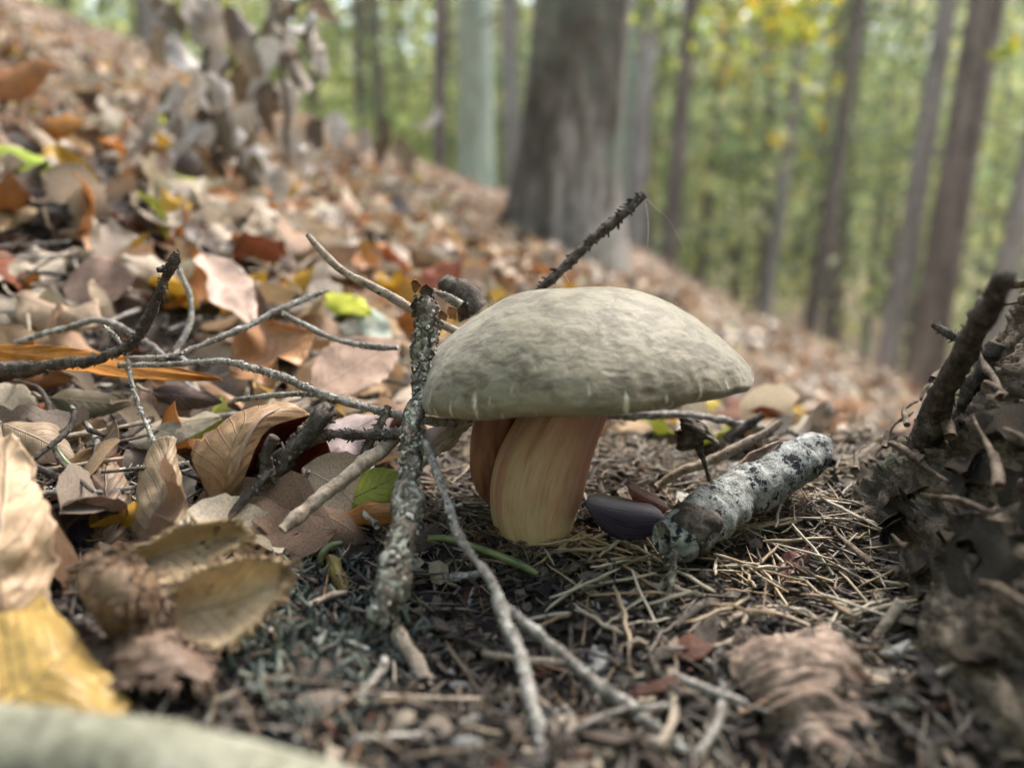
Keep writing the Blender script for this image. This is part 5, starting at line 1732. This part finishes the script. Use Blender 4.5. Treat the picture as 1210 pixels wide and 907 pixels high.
# foliage deep in the wood
r = np.random.default_rng(55)
mb = MB()
GREENS_L = [(0.70, 0.82, 0.24), (0.56, 0.68, 0.23), (0.84, 0.88, 0.26), (0.42, 0.52, 0.20)]
GREENS_R = [(0.54, 0.68, 0.30), (0.38, 0.50, 0.26), (0.68, 0.80, 0.32), (0.82, 0.85, 0.30), (0.24, 0.32, 0.19)]
for side_, pal, nC in ((-1, GREENS_L, 1500), (1, GREENS_R, 1700)):
    y_ = r.uniform(14, 46, nC)
    u_ = r.uniform(0, 0.95, nC) * side_
    x_ = y_ * u_
    top = y_ * 0.40
    lo = H(x_, y_)
    z_ = lo + (top - lo) * r.uniform(0, 1, nC)
    z_ = np.where(r.random(nC) < 0.1, z_ + 3, z_)
    kp = r.random(nC) < 1 - 0.72 * sstep(0.10, 0.30, (z_ / y_)) - (0.6 * sstep(0.0, -0.08, z_ / y_) if side_ > 0 else 0)
    x_, y_, z_ = x_[kp], y_[kp], z_[kp]
    leaf_cards(mb, np.stack([x_, y_, z_], -1), 1.0, 46, r, pal, 0.36, 0.5)
    nF = 700
    y_ = r.uniform(46, 62, nF); x_ = y_ * r.uniform(0, 0.95, nF) * side_; lo = H(x_, y_)
    z_ = lo + (y_ * 0.2 - lo) * r.uniform(0, 1, nF)
    leaf_cards(mb, np.stack([x_, y_, z_], -1), 1.8, 40, r, pal, 0.9, 0.6)
o = mb.build('forest_foliage', M_FOLIAGE, cols=True, smooth=False)
tag(o, 'green and yellow foliage of the wood beyond the slope', 'foliage', kind='stuff')
mb2 = MB()
nS = 620
y_ = r.uniform(13, 26, nS); x_ = y_ * r.uniform(-0.75, 0.8, nS); z_ = y_ * r.uniform(0.08, 0.42, nS)
leaf_cards(mb2, np.stack([x_, y_, z_], -1), 0.7, 60, r, GREENS_R + GREENS_L, 0.17, 0.35)
tag(mb2.build('high_foliage', M_FOLIAGE, cols=True, smooth=False), 'fine sunlit sprays of leaves high between the trunks', 'foliage', kind='stuff')
# wood on the other sides of the clearing
mb = MB()
nC = 900
a_ = r.uniform(R(50), R(310), nC)
d_ = r.uniform(9, 22, nC)
x_, y_ = np.sin(a_) * d_, np.cos(a_) * d_
leaf_cards(mb, np.stack([x_, y_, H(x_, y_) + r.uniform(0, 10, nC)], -1), 1.4, 30, r, GREENS_R, 0.6, 0.6)
o = mb.build('surrounding_foliage', M_FOLIAGE, cols=True, smooth=False)
tag(o, 'foliage of the wood behind the photographer', 'foliage', kind='stuff')


def leafy_branch(label, pts, n, pal, depth, spread, seed, size=0.07):
    root = empty('leafy_branch', W(*pts[0], depth))
    tag(root, label, 'branch')
    og_ = np.array(root.location)
    K = catmull([W(a, b, depth) for a, b in pts], 20) - og_
    mb = MB(); add_tube(mb, K, np.linspace(0.012, 0.003, 20), 6)
    mb.build('twig', M_T_BROWN, root)
    r = np.random.default_rng(seed)
    m2 = MB()
    leaf_cards(m2, K[r.integers(2, 20, n)] + r.normal(0, spread, (n, 3)), spread * .5, 5, r, pal, size, 0.7)
    o = m2.build('leaves', M_FOLIAGE, root, cols=True, smooth=False)
    o['kind'] = 'stuff'


YG = [(0.50, 0.58, 0.04), (0.62, 0.62, 0.05), (0.66, 0.46, 0.05), (0.38, 0.50, 0.05)]
leafy_branch('bright yellow green leafy branch at the top above the cap', [(1040, -160), (1000, -60), (965, 20), (940, 55)], 60, YG, 4.2, 0.12, 1)
leafy_branch('yellow leafy branch with orange tips at the top left of the bright one', [(960, -120), (930, -30), (900, 20), (860, 45)], 70, YG, 4.6, 0.16, 2)
leafy_branch('small orange tinted sprig hanging lower beside the reddish brown trunk', [(985, 60), (975, 160), (940, 180), (902, 150)], 9, [(0.60, 0.45, 0.08), (0.55, 0.52, 0.08)], 4.6, 0.03, 3)
leafy_branch('tiny yellow green sprig at the upper right edge', [(1260, 20), (1230, 45), (1205, 58), (1190, 60)], 7, YG, 4.0, 0.03, 4)
leafy_branch('green leafy branch at the top between the massive trunk and the dark trunk', [(800, -120), (775, -30), (758, 10), (748, 30)], 22, [(0.36, 0.46, 0.06), (0.28, 0.38, 0.05)], 4.4, 0.07, 5)

print('TRIS', sum(len(o.data.polygons) for o in bpy.data.objects if o.type == 'MESH'))

# ------------------------------------------------------------ thin woodland haze
m_ = bpy.data.materials.new('woodland_air'); m_.use_nodes = True
t_ = m_.node_tree; t_.nodes.remove(t_.nodes['Principled BSDF'])
pv = t_.nodes.new('ShaderNodeVolumePrincipled')
pv.inputs['Color'].default_value = (0.92, 0.95, 0.88, 1)
pv.inputs['Density'].default_value = 0.0036
pv.inputs['Anisotropy'].default_value = 0.45
t_.links.new(pv.outputs[0], t_.nodes['Material Output'].inputs['Volume'])
ZLOW = float(Z.min()) - 1.0
mb = MB()
b0, b1 = np.array([-165.0, -165, ZLOW]), np.array([165.0, 165, 22.0])
V = np.array([[(b0, b1)[(k >> a) & 1][a] for a in range(3)] for k in range(8)])
mb.add(V, np.array([[0, 2, 3, 1], [4, 5, 7, 6], [0, 1, 5, 4], [2, 6, 7, 3], [0, 4, 6, 2], [1, 3, 7, 5]]))
tag(mb.build('haze', m_, smooth=False), 'thin pale air between the trees', 'haze', kind='stuff')
